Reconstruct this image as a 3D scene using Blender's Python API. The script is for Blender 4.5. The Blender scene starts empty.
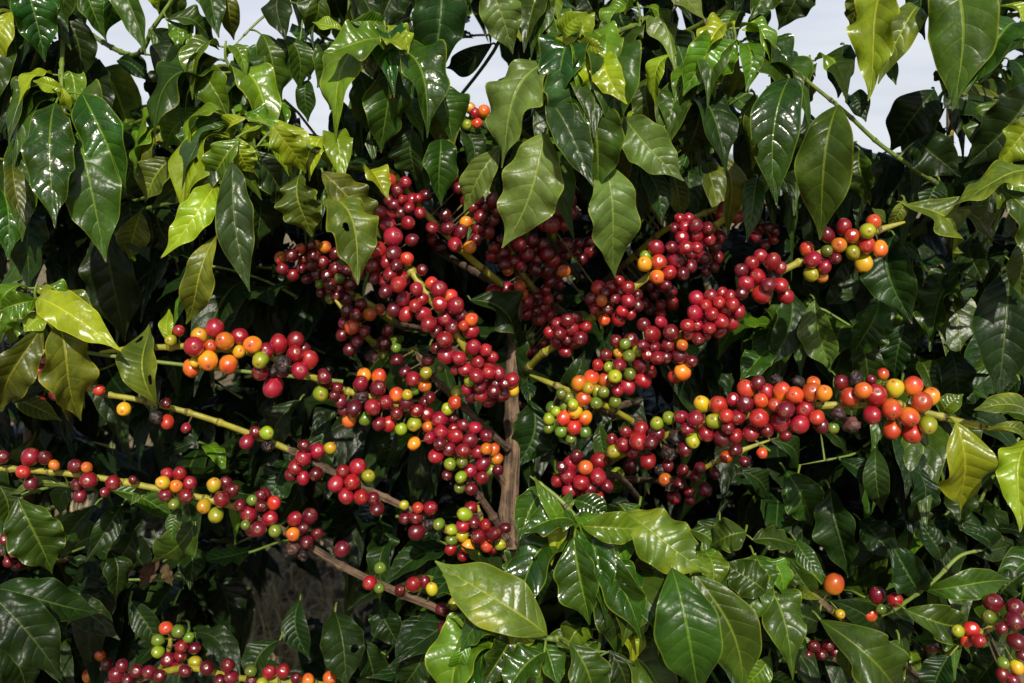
import bpy, math, random
import numpy as np
from mathutils import Vector, Matrix, noise as mnoise

random.seed(7)
rng = np.random.default_rng(7)
S = bpy.context.scene
COL = S.collection
R = math.radians

# ------------------------------------------------------------------ camera
F_PX = 995.0
PITCH = R(8.6)
CAM = Vector((0, 0, 1.35))
FW = Vector((0, math.cos(PITCH), -math.sin(PITCH)))
UP = Vector((0, math.sin(PITCH), math.cos(PITCH)))
RT = Vector((1, 0, 0))


def at(px, py, d):
    return CAM + FW * d + RT * ((px - 512) / F_PX * d) + UP * ((341.5 - py) / F_PX * d)


def proj(p):
    q = p - CAM
    d = q.dot(FW)
    return 512 + q.dot(RT) / d * F_PX, 341.5 - q.dot(UP) / d * F_PX, d


cam = bpy.data.cameras.new('camera')
co = bpy.data.objects.new('camera', cam)
COL.objects.link(co)
co.location = CAM
co.rotation_euler = (math.pi / 2 - PITCH, 0, 0)
cam.sensor_width = 36
cam.lens = 36 * F_PX / 1024
cam.clip_start = 0.02
cam.clip_end = 6000
cam.dof.use_dof = True
cam.dof.focus_distance = 0.95
cam.dof.aperture_fstop = 9.0
S.camera = co
S.view_settings.view_transform = 'Standard'
S.view_settings.look = 'None'
S.view_settings.exposure = 0.0
S.view_settings.gamma = 1
S.cycles.max_bounces = 4
S.cycles.diffuse_bounces = 2
S.cycles.glossy_bounces = 2
S.cycles.transparent_max_bounces = 8

# ------------------------------------------------------------------ light
SUN_EL, SUN_AZ = 37.0, 5.0        # behind the camera, a little to the side
sd = Vector((math.sin(R(SUN_AZ)) * math.cos(R(SUN_EL)), -math.cos(R(SUN_AZ)) * math.cos(R(SUN_EL)), math.sin(R(SUN_EL))))
sun = bpy.data.lights.new('sun', 'SUN')
sun.energy = 5.0
sun.angle = R(0.6)
sun.color = (1.0, 0.945, 0.84)
so = bpy.data.objects.new('sun', sun)
COL.objects.link(so)
so.rotation_euler = (-sd).to_track_quat('-Z', 'Y').to_euler()

w = bpy.data.worlds.new('World')
S.world = w
w.use_nodes = True
nt = w.node_tree
nt.nodes.clear()


def N(nt, t, **kw):
    n = nt.nodes.new(t)
    for k, v in kw.items():
        if k == 'inp':
            for a, b in v.items():
                n.inputs[a].default_value = b
        else:
            setattr(n, k, v)
    return n


out = N(nt, 'ShaderNodeOutputWorld')
bg = N(nt, 'ShaderNodeBackground', inp={'Strength': 0.085})
sky = N(nt, 'ShaderNodeTexSky', sky_type='NISHITA', sun_disc=False, sun_elevation=R(SUN_EL), sun_rotation=math.atan2(sd.x, sd.y), air_density=1.0, dust_density=2.0)
tc = N(nt, 'ShaderNodeTexCoord')
mp = N(nt, 'ShaderNodeMapping', inp={'Scale': (1.2, 1.2, 7.0)})
no = N(nt, 'ShaderNodeTexNoise', inp={'Scale': 2.2, 'Detail': 6.0, 'Roughness': 0.55})
cr = N(nt, 'ShaderNodeValToRGB')
cr.color_ramp.elements[0].position = 0.30
cr.color_ramp.elements[1].position = 0.62
cr.color_ramp.elements[0].color = (0.62, 0.62, 0.62, 1)
cr.color_ramp.elements[1].color = (1, 1, 1, 1)
no2 = N(nt, 'ShaderNodeTexNoise', inp={'Scale': 5.0, 'Detail': 5.0})
cc = N(nt, 'ShaderNodeMix', data_type='RGBA')
cc.inputs[6].default_value = (7.2, 7.9, 9.6, 1)
cc.inputs[7].default_value = (11.6, 11.7, 11.9, 1)
mx = N(nt, 'ShaderNodeMix', data_type='RGBA')
L = nt.links.new
L(tc.outputs['Generated'], mp.inputs[0]); L(mp.outputs[0], no.inputs[0]); L(mp.outputs[0], no2.inputs[0])
L(no.outputs[0], cr.inputs[0]); L(cr.outputs[0], mx.inputs[0])
L(no2.outputs[0], cc.inputs[0])
L(sky.outputs[0], mx.inputs[6]); L(cc.outputs[2], mx.inputs[7])
sz = nt.nodes.new('ShaderNodeSeparateXYZ'); L(tc.outputs['Generated'], sz.inputs[0])
el = N(nt, 'ShaderNodeMapRange', interpolation_type='SMOOTHSTEP', inp={1: 0.17, 2: 0.38, 3: 1.0, 4: 0.08}); L(sz.outputs[2], el.inputs[0])
cm_ = N(nt, 'ShaderNodeMath', operation='MULTIPLY'); L(cr.outputs[0], cm_.inputs[0]); L(el.outputs[0], cm_.inputs[1]); 
fr = N(nt, 'ShaderNodeMapRange', interpolation_type='SMOOTHSTEP', inp={1: -0.1, 2: 0.45, 3: 0.10, 4: 1.0}); L(sz.outputs[1], fr.inputs[0])
cm2 = N(nt, 'ShaderNodeMath', operation='MULTIPLY'); L(cm_.outputs[0], cm2.inputs[0]); L(fr.outputs[0], cm2.inputs[1]); L(cm2.outputs[0], mx.inputs[0])
L(mx.outputs[2], bg.inputs[0]); L(bg.outputs[0], out.inputs[0])


# ------------------------------------------------------------------ materials
def new_mat(name):
    m = bpy.data.materials.new(name)
    m.use_nodes = True
    m.node_tree.nodes.clear()
    return m, m.node_tree


def mth(nt, op, a, b=None, clamp=False):
    n = nt.nodes.new('ShaderNodeMath')
    n.operation = op
    n.use_clamp = clamp
    for i, v in enumerate((a, b)):
        if v is None:
            continue
        if isinstance(v, (int, float)):
            n.inputs[i].default_value = v
        else:
            nt.links.new(v, n.inputs[i])
    return n.outputs[0]


def ramp01(nt, v, a, b):
    n = nt.nodes.new('ShaderNodeMapRange')
    n.interpolation_type = 'SMOOTHSTEP'
    n.inputs[1].default_value = a
    n.inputs[2].default_value = b
    nt.links.new(v, n.inputs[0])
    return n.outputs[0]


def mixc(nt, f, a, b):
    n = nt.nodes.new('ShaderNodeMix')
    n.data_type = 'RGBA'
    for i, v in ((0, f), (6, a), (7, b)):
        if isinstance(v, (int, float)):
            n.inputs[i].default_value = v
        elif isinstance(v, tuple):
            n.inputs[i].default_value = (*v, 1)
        else:
            nt.links.new(v, n.inputs[i])
    return n.outputs[2]


def rand_val(nt):
    g = nt.nodes.new('ShaderNodeNewGeometry')
    o = nt.nodes.new('ShaderNodeObjectInfo')
    s = mth(nt, 'ADD', g.outputs['Random Per Island'], o.outputs['Random'])
    return mth(nt, 'FRACT', s), g


def leaf_mat(name, base, vein, edge, under, rough, spec=0.5, transl=0.12, blotch=None, bump=0.40):
    m, nt = new_mat(name)
    L = nt.links.new
    uv = nt.nodes.new('ShaderNodeUVMap')
    sp = nt.nodes.new('ShaderNodeSeparateXYZ')
    L(uv.outputs[0], sp.inputs[0])
    u = sp.outputs[0]
    v = mth(nt, 'ABSOLUTE', mth(nt, 'SUBTRACT', mth(nt, 'MULTIPLY', sp.outputs[1], 2.0), 1.0))
    r, geo = rand_val(nt)
    ph = mth(nt, 'MULTIPLY', mth(nt, 'SUBTRACT', u, mth(nt, 'MULTIPLY', mth(nt, 'POWER', v, 1.25), 0.15)), mth(nt, 'ADD', 7.5, mth(nt, 'MULTIPLY', r, 2.5)))
    side = mth(nt, 'MULTIPLY', mth(nt, 'GREATER_THAN', sp.outputs[1], 0.5), 0.35)
    ph = mth(nt, 'ADD', ph, side)
    q = mth(nt, 'ABSOLUTE', mth(nt, 'SINE', mth(nt, 'MULTIPLY', ph, math.pi)))
    veinm = mth(nt, 'SUBTRACT', 1.0, ramp01(nt, q, 0.0, 0.2))
    veinm = mth(nt, 'MULTIPLY', veinm, mth(nt, 'SUBTRACT', 1.0, ramp01(nt, v, 0.70, 0.92)))
    midw = mth(nt, 'SUBTRACT', 0.075, mth(nt, 'MULTIPLY', u, 0.045))
    mid = mth(nt, 'SUBTRACT', 1.0, ramp01(nt, mth(nt, 'DIVIDE', v, midw), 0.55, 1.1))
    edg = ramp01(nt, v, 0.93, 0.985)
    tco = nt.nodes.new('ShaderNodeTexCoord')
    nz = N(nt, 'ShaderNodeTexNoise', inp={'Scale': 26.0, 'Detail': 4.0, 'Roughness': 0.6})
    L(tco.outputs['Object'], nz.inputs[0])
    nf = N(nt, 'ShaderNodeTexNoise', inp={'Scale': 420.0, 'Detail': 3.0})
    L(tco.outputs['Object'], nf.inputs[0])
    c = mixc(nt, ramp01(nt, nz.outputs[0], 0.35, 0.7), tuple(x * 0.70 for x in base), tuple(min(1, x * 1.35) for x in base))
    if blotch:
        b1 = ramp01(nt, nz.outputs[0], 0.50, 0.62)
        b1 = mth(nt, 'MULTIPLY', b1, mth(nt, 'MULTIPLY', mth(nt, 'ADD', v, 0.3), 0.55), True)
        c = mixc(nt, b1, c, blotch)
    c = mixc(nt, mth(nt, 'MULTIPLY', veinm, 0.20), c, vein)
    c = mixc(nt, mth(nt, 'MULTIPLY', mid, 0.7), c, vein)
    c = mixc(nt, mth(nt, 'MULTIPLY', edg, 0.55), c, edge)
    # brown tip and specks of age
    tipm = mth(nt, 'MULTIPLY', ramp01(nt, u, 0.965, 0.995), mth(nt, 'GREATER_THAN', r, 0.6))
    sk = mth(nt, 'MULTIPLY', ramp01(nt, nf.outputs[0], 0.69, 0.73), 0.55)
    c = mixc(nt, mth(nt, 'MAXIMUM', tipm, sk), c, (0.10, 0.055, 0.018))
    hs = nt.nodes.new('ShaderNodeHueSaturation')
    L(mth(nt, 'ADD', 0.478, mth(nt, 'MULTIPLY', r, 0.04)), hs.inputs['Hue'])
    L(mth(nt, 'ADD', 0.74, mth(nt, 'MULTIPLY', mth(nt, 'FRACT', mth(nt, 'MULTIPLY', r, 7.3)), 0.55)), hs.inputs['Value'])
    L(c, hs.inputs['Color'])
    c = hs.outputs[0]
    cu = mixc(nt, mth(nt, 'MAXIMUM', mth(nt, 'MULTIPLY', mid, 0.8), mth(nt, 'MULTIPLY', veinm, 0.35)), under, tuple(min(1, x * 1.6) for x in under))
    bf = geo.outputs['Backfacing']
    cf = mixc(nt, bf, c, cu)
    p = nt.nodes.new('ShaderNodeBsdfPrincipled')
    L(cf, p.inputs['Base Color'])
    rr = mth(nt, 'ADD', mth(nt, 'MULTIPLY', bf, 0.25), mth(nt, 'ADD', rough - 0.05, mth(nt, 'MULTIPLY', nz.outputs[0], 0.12)))
    L(rr, p.inputs['Roughness'])
    p.inputs['Specular IOR Level'].default_value = spec
    hgt = mth(nt, 'ADD', mth(nt, 'POWER', q, 0.6), mth(nt, 'MULTIPLY', mid, -0.9))
    hgt = mth(nt, 'MULTIPLY', hgt, mth(nt, 'SUBTRACT', 1.0, mth(nt, 'MULTIPLY', v, 0.6)))
    hgt = mth(nt, 'ADD', hgt, mth(nt, 'MULTIPLY', nz.outputs[0], 4.0))
    hgt = mth(nt, 'ADD', hgt, mth(nt, 'MULTIPLY', nf.outputs[0], 0.10))
    bp = N(nt, 'ShaderNodeBump', inp={'Strength': bump, 'Distance': 0.0022})
    L(hgt, bp.inputs['Height'])
    L(bp.outputs[0], p.inputs['Normal'])
    tr = nt.nodes.new('ShaderNodeBsdfTranslucent')
    tcx = nt.nodes.new('ShaderNodeMix'); tcx.data_type = 'RGBA'; tcx.blend_type = 'MULTIPLY'
    tcx.inputs[0].default_value = 1.0
    L(cf, tcx.inputs[6]); tcx.inputs[7].default_value = (1.6, 1.9, 0.5, 1)
    L(tcx.outputs[2], tr.inputs[0])
    ms = N(nt, 'ShaderNodeMixShader', inp={0: transl})
    L(p.outputs[0], ms.inputs[1]); L(tr.outputs[0], ms.inputs[2])
    o = nt.nodes.new('ShaderNodeOutputMaterial')
    L(ms.outputs[0], o.inputs[0])
    return m


U1 = (0.085, 0.135, 0.035)
LM = {
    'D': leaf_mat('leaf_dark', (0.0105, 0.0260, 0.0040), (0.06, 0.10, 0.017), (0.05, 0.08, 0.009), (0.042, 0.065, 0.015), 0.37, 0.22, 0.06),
    'M': leaf_mat('leaf_green', (0.027, 0.062, 0.0050), (0.12, 0.19, 0.018), (0.17, 0.22, 0.014), (0.075, 0.12, 0.018), 0.34, 0.32, 0.1),
    'G': leaf_mat('leaf_glossy', (0.018, 0.058, 0.0035), (0.13, 0.22, 0.018), (0.20, 0.30, 0.014), (0.075, 0.12, 0.02), 0.22, 0.6, 0.1, bump=0.5),
    'B': leaf_mat('leaf_bright', (0.072, 0.150, 0.006), (0.23, 0.33, 0.025), (0.32, 0.39, 0.015), (0.11, 0.18, 0.02), 0.27, 0.5, 0.15, bump=0.4),
    'Y': leaf_mat('leaf_yellow_green', (0.22, 0.29, 0.009), (0.40, 0.43, 0.03), (0.46, 0.44, 0.02), (0.22, 0.27, 0.03), 0.30, 0.45, 0.2, blotch=(0.09, 0.17, 0.006), bump=0.38),
    'O': leaf_mat('leaf_olive', (0.070, 0.100, 0.010), (0.26, 0.28, 0.025), (0.30, 0.29, 0.016), (0.12, 0.15, 0.025), 0.35, 0.32, 0.15, blotch=(0.16, 0.175, 0.012)),
    'N': leaf_mat('leaf_light_green', (0.105, 0.170, 0.014), (0.25, 0.30, 0.03), (0.26, 0.29, 0.02), (0.13, 0.18, 0.025), 0.34, 0.45, 0.15, blotch=(0.26, 0.26, 0.012)),
    'P': leaf_mat('leaf_pale', (0.080, 0.125, 0.020), (0.18, 0.24, 0.04), (0.22, 0.25, 0.025), (0.12, 0.16, 0.035), 0.38, 0.4, 0.12),
    'T': leaf_mat('leaf_teal', (0.026, 0.056, 0.013), (0.11, 0.17, 0.035), (0.22, 0.29, 0.018), (0.08, 0.11, 0.028), 0.33, 0.42, 0.08, bump=0.5),
    'W': leaf_mat('leaf_dry', (0.10, 0.062, 0.03), (0.15, 0.10, 0.05), (0.07, 0.04, 0.02), (0.13, 0.09, 0.05), 0.7, 0.2, 0.1),
    'F': leaf_mat('leaf_painted_shade', (0.0065, 0.0150, 0.0030), (0.03, 0.05, 0.009), (0.02, 0.035, 0.006), (0.02, 0.03, 0.008), 0.36, 0.18, 0.05),  # darkened leaf copy: shade of the deep foliage is put into the colour
}
LKEYS = list(LM)


def stem_mat(name, young, old, rough=0.5):
    m, nt = new_mat(name)
    L = nt.links.new
    a = N(nt, 'ShaderNodeAttribute', attribute_name='age')
    uv = nt.nodes.new('ShaderNodeUVMap')
    mp = N(nt, 'ShaderNodeMapping', inp={'Scale': (160.0, 10.0, 1.0)})
    L(uv.outputs[0], mp.inputs[0])
    tco = nt.nodes.new('ShaderNodeTexCoord')
    nz = N(nt, 'ShaderNodeTexNoise', inp={'Scale': 60.0, 'Detail': 5.0, 'Roughness': 0.65})
    L(tco.outputs['Object'], nz.inputs[0])
    st = N(nt, 'ShaderNodeTexNoise', inp={'Scale': 1.0, 'Detail': 5.0, 'Roughness': 0.7})
    L(mp.outputs[0], st.inputs[0])
    ag = mth(nt, 'ADD', a.outputs['Fac'], mth(nt, 'MULTIPLY', mth(nt, 'SUBTRACT', nz.outputs[0], 0.5), 0.9))
    f = ramp01(nt, ag, 0.35, 0.62)
    oldc = mixc(nt, ramp01(nt, mth(nt, 'ADD', mth(nt, 'MULTIPLY', st.outputs[0], 0.65), mth(nt, 'MULTIPLY', nz.outputs[0], 0.35)), 0.40, 0.60), tuple(x * 0.22 for x in old), tuple(x * 1.35 for x in old))
    yc = mixc(nt, ramp01(nt, nz.outputs[0], 0.4, 0.72), young, (young[0] * 0.55, young[1] * 0.62, young[2]))
    yc = mixc(nt, mth(nt, 'MULTIPLY', ramp01(nt, st.outputs[0], 0.58, 0.66), 0.5), yc, old)
    c = mixc(nt, f, yc, oldc)
    p = nt.nodes.new('ShaderNodeBsdfPrincipled')
    L(c, p.inputs['Base Color'])
    L(mth(nt, 'ADD', rough - 0.1, mth(nt, 'MULTIPLY', f, 0.4)), p.inputs['Roughness'])
    bp = N(nt, 'ShaderNodeBump', inp={'Strength': 1.0, 'Distance': 0.004})
    L(mth(nt, 'MULTIPLY', st.outputs[0], mth(nt, 'ADD', f, 0.15)), bp.inputs['Height'])
    L(bp.outputs[0], p.inputs['Normal'])
    o = nt.nodes.new('ShaderNodeOutputMaterial')
    L(p.outputs[0], o.inputs[0])
    return m


STEM = stem_mat('stem_bark', (0.30, 0.27, 0.020), (0.185, 0.115, 0.066))
STEMG = stem_mat('stem_green', (0.16, 0.23, 0.03), (0.20, 0.145, 0.092))


def cherry_mat(name, a, b, lo=0.5, hi=1.0, rough=0.34, coat=0.75, bump=0.0):
    """a: colour of most of the fruit, b: colour where it is less ripe (towards the stalk, in patches)"""
    m, nt = new_mat(name)
    L = nt.links.new
    uv = nt.nodes.new('ShaderNodeUVMap')
    sp = nt.nodes.new('ShaderNodeSeparateXYZ')
    L(uv.outputs[0], sp.inputs[0])
    v = sp.outputs[1]            # 0 stalk, 1 calyx scar
    r, geo = rand_val(nt)
    tco = nt.nodes.new('ShaderNodeTexCoord')
    add = N(nt, 'ShaderNodeVectorMath', operation='ADD')
    cb = nt.nodes.new('ShaderNodeCombineXYZ')
    L(mth(nt, 'MULTIPLY', r, 31.0), cb.inputs[0])
    L(geo.outputs['Position'], add.inputs[0]); L(cb.outputs[0], add.inputs[1])
    nz = N(nt, 'ShaderNodeTexNoise', inp={'Scale': 75.0, 'Detail': 3.0})
    L(add.outputs[0], nz.inputs[0])
    nf = N(nt, 'ShaderNodeTexNoise', inp={'Scale': 900.0, 'Detail': 2.0})
    L(add.outputs[0], nf.inputs[0])
    f = mth(nt, 'ADD', mth(nt, 'MULTIPLY', mth(nt, 'SUBTRACT', 1.0, v), 0.75), mth(nt, 'MULTIPLY', nz.outputs[0], 0.8))
    f = mth(nt, 'ADD', f, mth(nt, 'MULTIPLY', mth(nt, 'SUBTRACT', mth(nt, 'FRACT', mth(nt, 'MULTIPLY', r, 5.7)), 0.5), 0.5))
    c = mixc(nt, ramp01(nt, f, lo, hi), a, b)
    hs = nt.nodes.new('ShaderNodeHueSaturation')
    L(mth(nt, 'ADD', 0.493, mth(nt, 'MULTIPLY', r, 0.010)), hs.inputs['Hue'])
    L(mth(nt, 'ADD', 0.72, mth(nt, 'MULTIPLY', mth(nt, 'FRACT', mth(nt, 'MULTIPLY', r, 9.1)), 0.56)), hs.inputs['Value'])
    L(c, hs.inputs['Color'])
    # calyx scar: a tan ring with a dark centre; odd brown specks
    ring = mth(nt, 'MULTIPLY', ramp01(nt, v, 0.905, 0.925), mth(nt, 'SUBTRACT', 1.0, ramp01(nt, v, 0.93, 0.95)))
    c = mixc(nt, mth(nt, 'MULTIPLY', ring, 0.6), hs.outputs[0], (0.30, 0.16, 0.07))
    c = mixc(nt, mth(nt, 'MULTIPLY', ramp01(nt, v, 0.95, 0.965), 0.75), c, (0.10, 0.05, 0.025))
    c = mixc(nt, mth(nt, 'MULTIPLY', ramp01(nt, nf.outputs[0], 0.70, 0.74), 0.5), c, (0.12, 0.05, 0.03))
    p = nt.nodes.new('ShaderNodeBsdfPrincipled')
    L(c, p.inputs['Base Color'])
    L(mth(nt, 'ADD', rough - 0.06, mth(nt, 'MULTIPLY', nz.outputs[0], 0.14)), p.inputs['Roughness'])
    p.inputs['Coat Weight'].default_value = coat
    p.inputs['Coat Roughness'].default_value = 0.2
    p.inputs['Subsurface Weight'].default_value = 0.0
    bp = N(nt, 'ShaderNodeBump', inp={'Strength': 0.25 + bump, 'Distance': 0.0008})
    L(mth(nt, 'ADD', nz.outputs[0], mth(nt, 'MULTIPLY', nf.outputs[0], 0.15 + bump)), bp.inputs['Height'])
    L(bp.outputs[0], p.inputs['Normal'])
    o = nt.nodes.new('ShaderNodeOutputMaterial')
    L(p.outputs[0], o.inputs[0])
    return m


CM = {
    'D': cherry_mat('cherry_deep_red', (0.100, 0.0035, 0.0085), (0.20, 0.007, 0.011), 0.6, 1.2),
    'R': cherry_mat('cherry_red', (0.235, 0.0060, 0.0125), (0.36, 0.018, 0.015), 0.6, 1.25),
    'S': cherry_mat('cherry_scarlet', (0.44, 0.032, 0.015), (0.64, 0.18, 0.012), 0.5, 1.15),
    'O': cherry_mat('cherry_orange', (0.50, 0.055, 0.012), (0.66, 0.25, 0.012), 0.35, 1.0),
    'Y': cherry_mat('cherry_yellow', (0.60, 0.27, 0.014), (0.42, 0.38, 0.013), 0.40, 1.0),
    'L': cherry_mat('cherry_lime', (0.36, 0.32, 0.015), (0.20, 0.29, 0.010), 0.30, 0.9),
    'G': cherry_mat('cherry_green', (0.12, 0.15, 0.012), (0.09, 0.17, 0.012), 0.4, 0.9),
    'K': cherry_mat('cherry_dried_black', (0.018, 0.011, 0.010), (0.09, 0.03, 0.022), 0.6, 1.2, rough=0.5, coat=0.0, bump=0.6),
}
CKEYS = list(CM)


def ground_mat():
    m, nt = new_mat('dry_soil')
    L = nt.links.new
    tco = nt.nodes.new('ShaderNodeTexCoord')
    n1 = N(nt, 'ShaderNodeTexNoise', inp={'Scale': 3.0, 'Detail': 8.0, 'Roughness': 0.7})
    n2 = N(nt, 'ShaderNodeTexNoise', inp={'Scale': 45.0, 'Detail': 6.0, 'Roughness': 0.7})
    L(tco.outputs['Object'], n1.inputs[0]); L(tco.outputs['Object'], n2.inputs[0])
    c = mixc(nt, ramp01(nt, n1.outputs[0], 0.35, 0.65), (0.17, 0.12, 0.06), (0.32, 0.25, 0.13))
    c = mixc(nt, ramp01(nt, n2.outputs[0], 0.45, 0.7), c, (0.05, 0.035, 0.02))
    p = N(nt, 'ShaderNodeBsdfPrincipled', inp={'Roughness': 0.95})
    L(c, p.inputs['Base Color'])
    bp = N(nt, 'ShaderNodeBump', inp={'Strength': 0.8, 'Distance': 0.03})
    L(n2.outputs[0], bp.inputs['Height']); L(bp.outputs[0], p.inputs['Normal'])
    o = nt.nodes.new('ShaderNodeOutputMaterial'); L(p.outputs[0], o.inputs[0])
    return m


def plain_mat(name, a, b, scale, rough=0.9):
    m, nt = new_mat(name)
    L = nt.links.new
    tco = nt.nodes.new('ShaderNodeTexCoord')
    n1 = N(nt, 'ShaderNodeTexNoise', inp={'Scale': scale, 'Detail': 8.0, 'Roughness': 0.7})
    L(tco.outputs['Object'], n1.inputs[0])
    r, _g = rand_val(nt)
    f = mth(nt, 'ADD', mth(nt, 'MULTIPLY', n1.outputs[0], 0.6), mth(nt, 'MULTIPLY', r, 0.4))
    c = mixc(nt, ramp01(nt, f, 0.3, 0.7), a, b)
    p = N(nt, 'ShaderNodeBsdfPrincipled', inp={'Roughness': rough})
    L(c, p.inputs['Base Color'])
    o = nt.nodes.new('ShaderNodeOutputMaterial'); L(p.outputs[0], o.inputs[0])
    return m


# ------------------------------------------------------------------ mesh building
class MB:
    """collects geometry of one part"""
    def __init__(self):
        self.v, self.f, self.uv, self.m, self.age = [], [], [], [], []

    def add(self, verts, faces, uvs, mi, age=None):
        o = len(self.v)
        self.v.extend(verts)
        self.uv.extend(uvs)
        self.age.extend(age if age is not None else [0.0] * len(verts))
        for f in faces:
            self.f.append(tuple(i + o for i in f))
            self.m.append(mi)

    def mesh(self, name, mats):
        me = bpy.data.meshes.new(name)
        me.from_pydata([tuple(p) for p in self.v], [], self.f)
        for m in mats:
            me.materials.append(m)
        me.polygons.foreach_set('material_index', self.m)
        me.polygons.foreach_set('use_smooth', [True] * len(self.f))
        ul = me.uv_layers.new(name='UVMap')
        li = np.zeros(len(me.loops), dtype=np.int32)
        me.loops.foreach_get('vertex_index', li)
        uva = np.array(self.uv, dtype=np.float32)[li]
        ul.data.foreach_set('uv', uva.ravel())
        at_ = me.attributes.new('age', 'FLOAT', 'POINT')
        at_.data.foreach_set('value', np.array(self.age, dtype=np.float32))
        me.update()
        return me


def link(name, me, parent=None, loc=None):
    o = bpy.data.objects.new(name, me)
    COL.objects.link(o)
    if loc is not None:
        o.location = loc
    if parent is not None:
        o.parent = parent
    return o


def smooth_path(pts, n):
    """Catmull-Rom through (Vector, radius, age) rows"""
    P = [p for p in pts]
    out = []
    k = len(P)
    for i in range(k - 1):
        a, b, c, d = P[max(i - 1, 0)], P[i], P[i + 1], P[min(i + 2, k - 1)]
        for j in range(n):
            t = j / n
            t2, t3 = t * t, t * t * t
            q = []
            for z in (0, 1, 2):
                A, B, C, D = a[z], b[z], c[z], d[z]
                if z == 0:
                    q.append(0.5 * ((2 * B) + (C - A) * t + (2 * A - 5 * B + 4 * C - D) * t2 + (3 * B - A - 3 * C + D) * t3))
                else:
                    q.append(B + (C - B) * t)
            out.append(tuple(q))
    out.append(P[-1])
    return out


def tube(mb, path, seg, mi, knobs=None, rough=0.0):
    """path: list of (Vector, radius, age)"""
    vs, fs, uvs, ag = [], [], [], []
    n = len(path)
    ref = Vector((0.31, 0.2, 0.93))
    prev = None
    dist = 0.0
    for i, (p, r, a) in enumerate(path):
        t = (path[min(i + 1, n - 1)][0] - path[max(i - 1, 0)][0]).normalized()
        if prev is None:
            s = t.cross(ref)
            if s.length < 0.1:
                s = t.cross(Vector((1, 0, 0)))
            s.normalize()
        else:
            s = (prev - t * prev.dot(t)).normalized()
        prev = s
        b = t.cross(s)
        if i:
            dist += (p - path[i - 1][0]).length
        rr = r
        if knobs:
            for kd, kh, kw in knobs:
                rr += kh * math.exp(-((dist - kd) / kw) ** 2)
        for j in range(seg + 1):
            th = 2 * math.pi * j / seg
            q = rr
            if rough:
                q *= 1 + rough * mnoise.noise(Vector((math.cos(th) * 1.3, math.sin(th) * 1.3, dist * 14 + p.x * 5)))
                q *= 1 + rough * 0.5 * mnoise.noise(Vector((math.cos(th) * 3.3, math.sin(th) * 3.3, dist * 40)))
            vs.append(p + (s * math.cos(th) + b * math.sin(th)) * q)
            uvs.append((j / seg * 0.1, dist))
            ag.append(a)
    w_ = seg + 1
    for i in range(n - 1):
        for j in range(seg):
            fs.append((i * w_ + j, i * w_ + j + 1, (i + 1) * w_ + j + 1, (i + 1) * w_ + j))
    # end cap
    c = len(vs)
    vs.append(path[-1][0]); uvs.append((0, dist)); ag.append(path[-1][2])
    for j in range(seg):
        fs.append(((n - 1) * w_ + j, (n - 1) * w_ + j + 1, c))
    mb.add(vs, fs, uvs, mi, ag)


def leaf_geo(B, T, W, nrm, bow=0.06, fold=0.25, wave=0.16, nw=4.0, twist=0.0, curl=0.0, nu=28, nv=10, rs=None, holes=(), ctrl=None):
    """one coffee leaf: B base, T tip, W full width, nrm the way its upper side looks"""
    rs = rs or random
    ax = T - B
    Ln = ax.length
    t = ax.normalized()
    n0 = (nrm - t * nrm.dot(t))
    if n0.length < 1e-4:
        n0 = t.orthogonal()
    n0.normalize()
    s0 = t.cross(n0)
    ph1, ph2 = rs.uniform(0, 6.28), rs.uniform(0, 6.28)
    nw1, nw2 = nw * rs.uniform(0.8, 1.2), nw * rs.uniform(0.8, 1.2)
    sway = rs.uniform(-0.10, 0.10)
    rollm = rs.uniform(0.0, 0.35)
    vs, uvs, fs = [], [], []
    nsign = n0
    for i in range(nu + 1):
        u = i / nu
        a = twist * (u - 0.3)
        n = n0 * math.cos(a) + s0 * math.sin(a)
        s = s0 * math.cos(a) - n0 * math.sin(a)
        x = (math.sin(math.pi * u ** 0.90)) ** 0.92 if 0 < u < 1 else 0.0
        k = max(0.0, (u - 0.68) / 0.32)
        x *= 1 - 0.66 * k * k * (3 - 2 * k)
        hw = W * 0.47 * x + 0.0006
        if ctrl is not None:
            tt = ((ctrl - B) * (1 - u) + (T - ctrl) * u).normalized()
            n = tt.cross(s).normalized()
            if n.dot(nsign) < 0:
                n = -n
            mid = B * (1 - u) ** 2 + ctrl * (2 * u * (1 - u)) + T * u * u + s0 * (sway * Ln * math.sin(math.pi * u))
            nsign = n
        else:
            mid = B + t * (Ln * u) + n0 * (bow * Ln * 6.0 * u * (1 - u) ** 1.7) - n0 * (curl * Ln * u * u * u) + s0 * (sway * Ln * math.sin(math.pi * u))
        for j in range(nv + 1):
            v = 2 * j / nv - 1
            av = abs(v)
            phs = (nw1 * 2 * math.pi * u + ph1) if v < 0 else (nw2 * 2 * math.pi * u + ph2)
            z = fold * av * hw + wave * hw * av ** 2.3 * math.sin(phs) - 0.22 * hw * fold * av * av - rollm * hw * av ** 4 * (0.6 + 0.4 * math.sin(phs * 0.5 + 2))
            edge = 1 + 0.03 * av ** 2 * math.sin(phs * 1.0 + 1.1)
            vs.append(mid + s * (hw * v * edge * (1 - 0.12 * abs(fold) * av)) + n * z)
            uvs.append((u, 0.5 + 0.5 * v))
    for i in range(nu):
        for j in range(nv):
            uu, vv = (i + 0.5) / nu, 2 * (j + 0.5) / nv - 1
            if any(((uu - h[0]) / h[2]) ** 2 + ((vv - h[1]) / h[3]) ** 2 < 1 for h in holes):
                continue
            a = i * (nv + 1) + j
            fs.append((a, a + 1, a + nv + 2, a + nv + 1))
    return vs, fs, uvs


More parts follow.
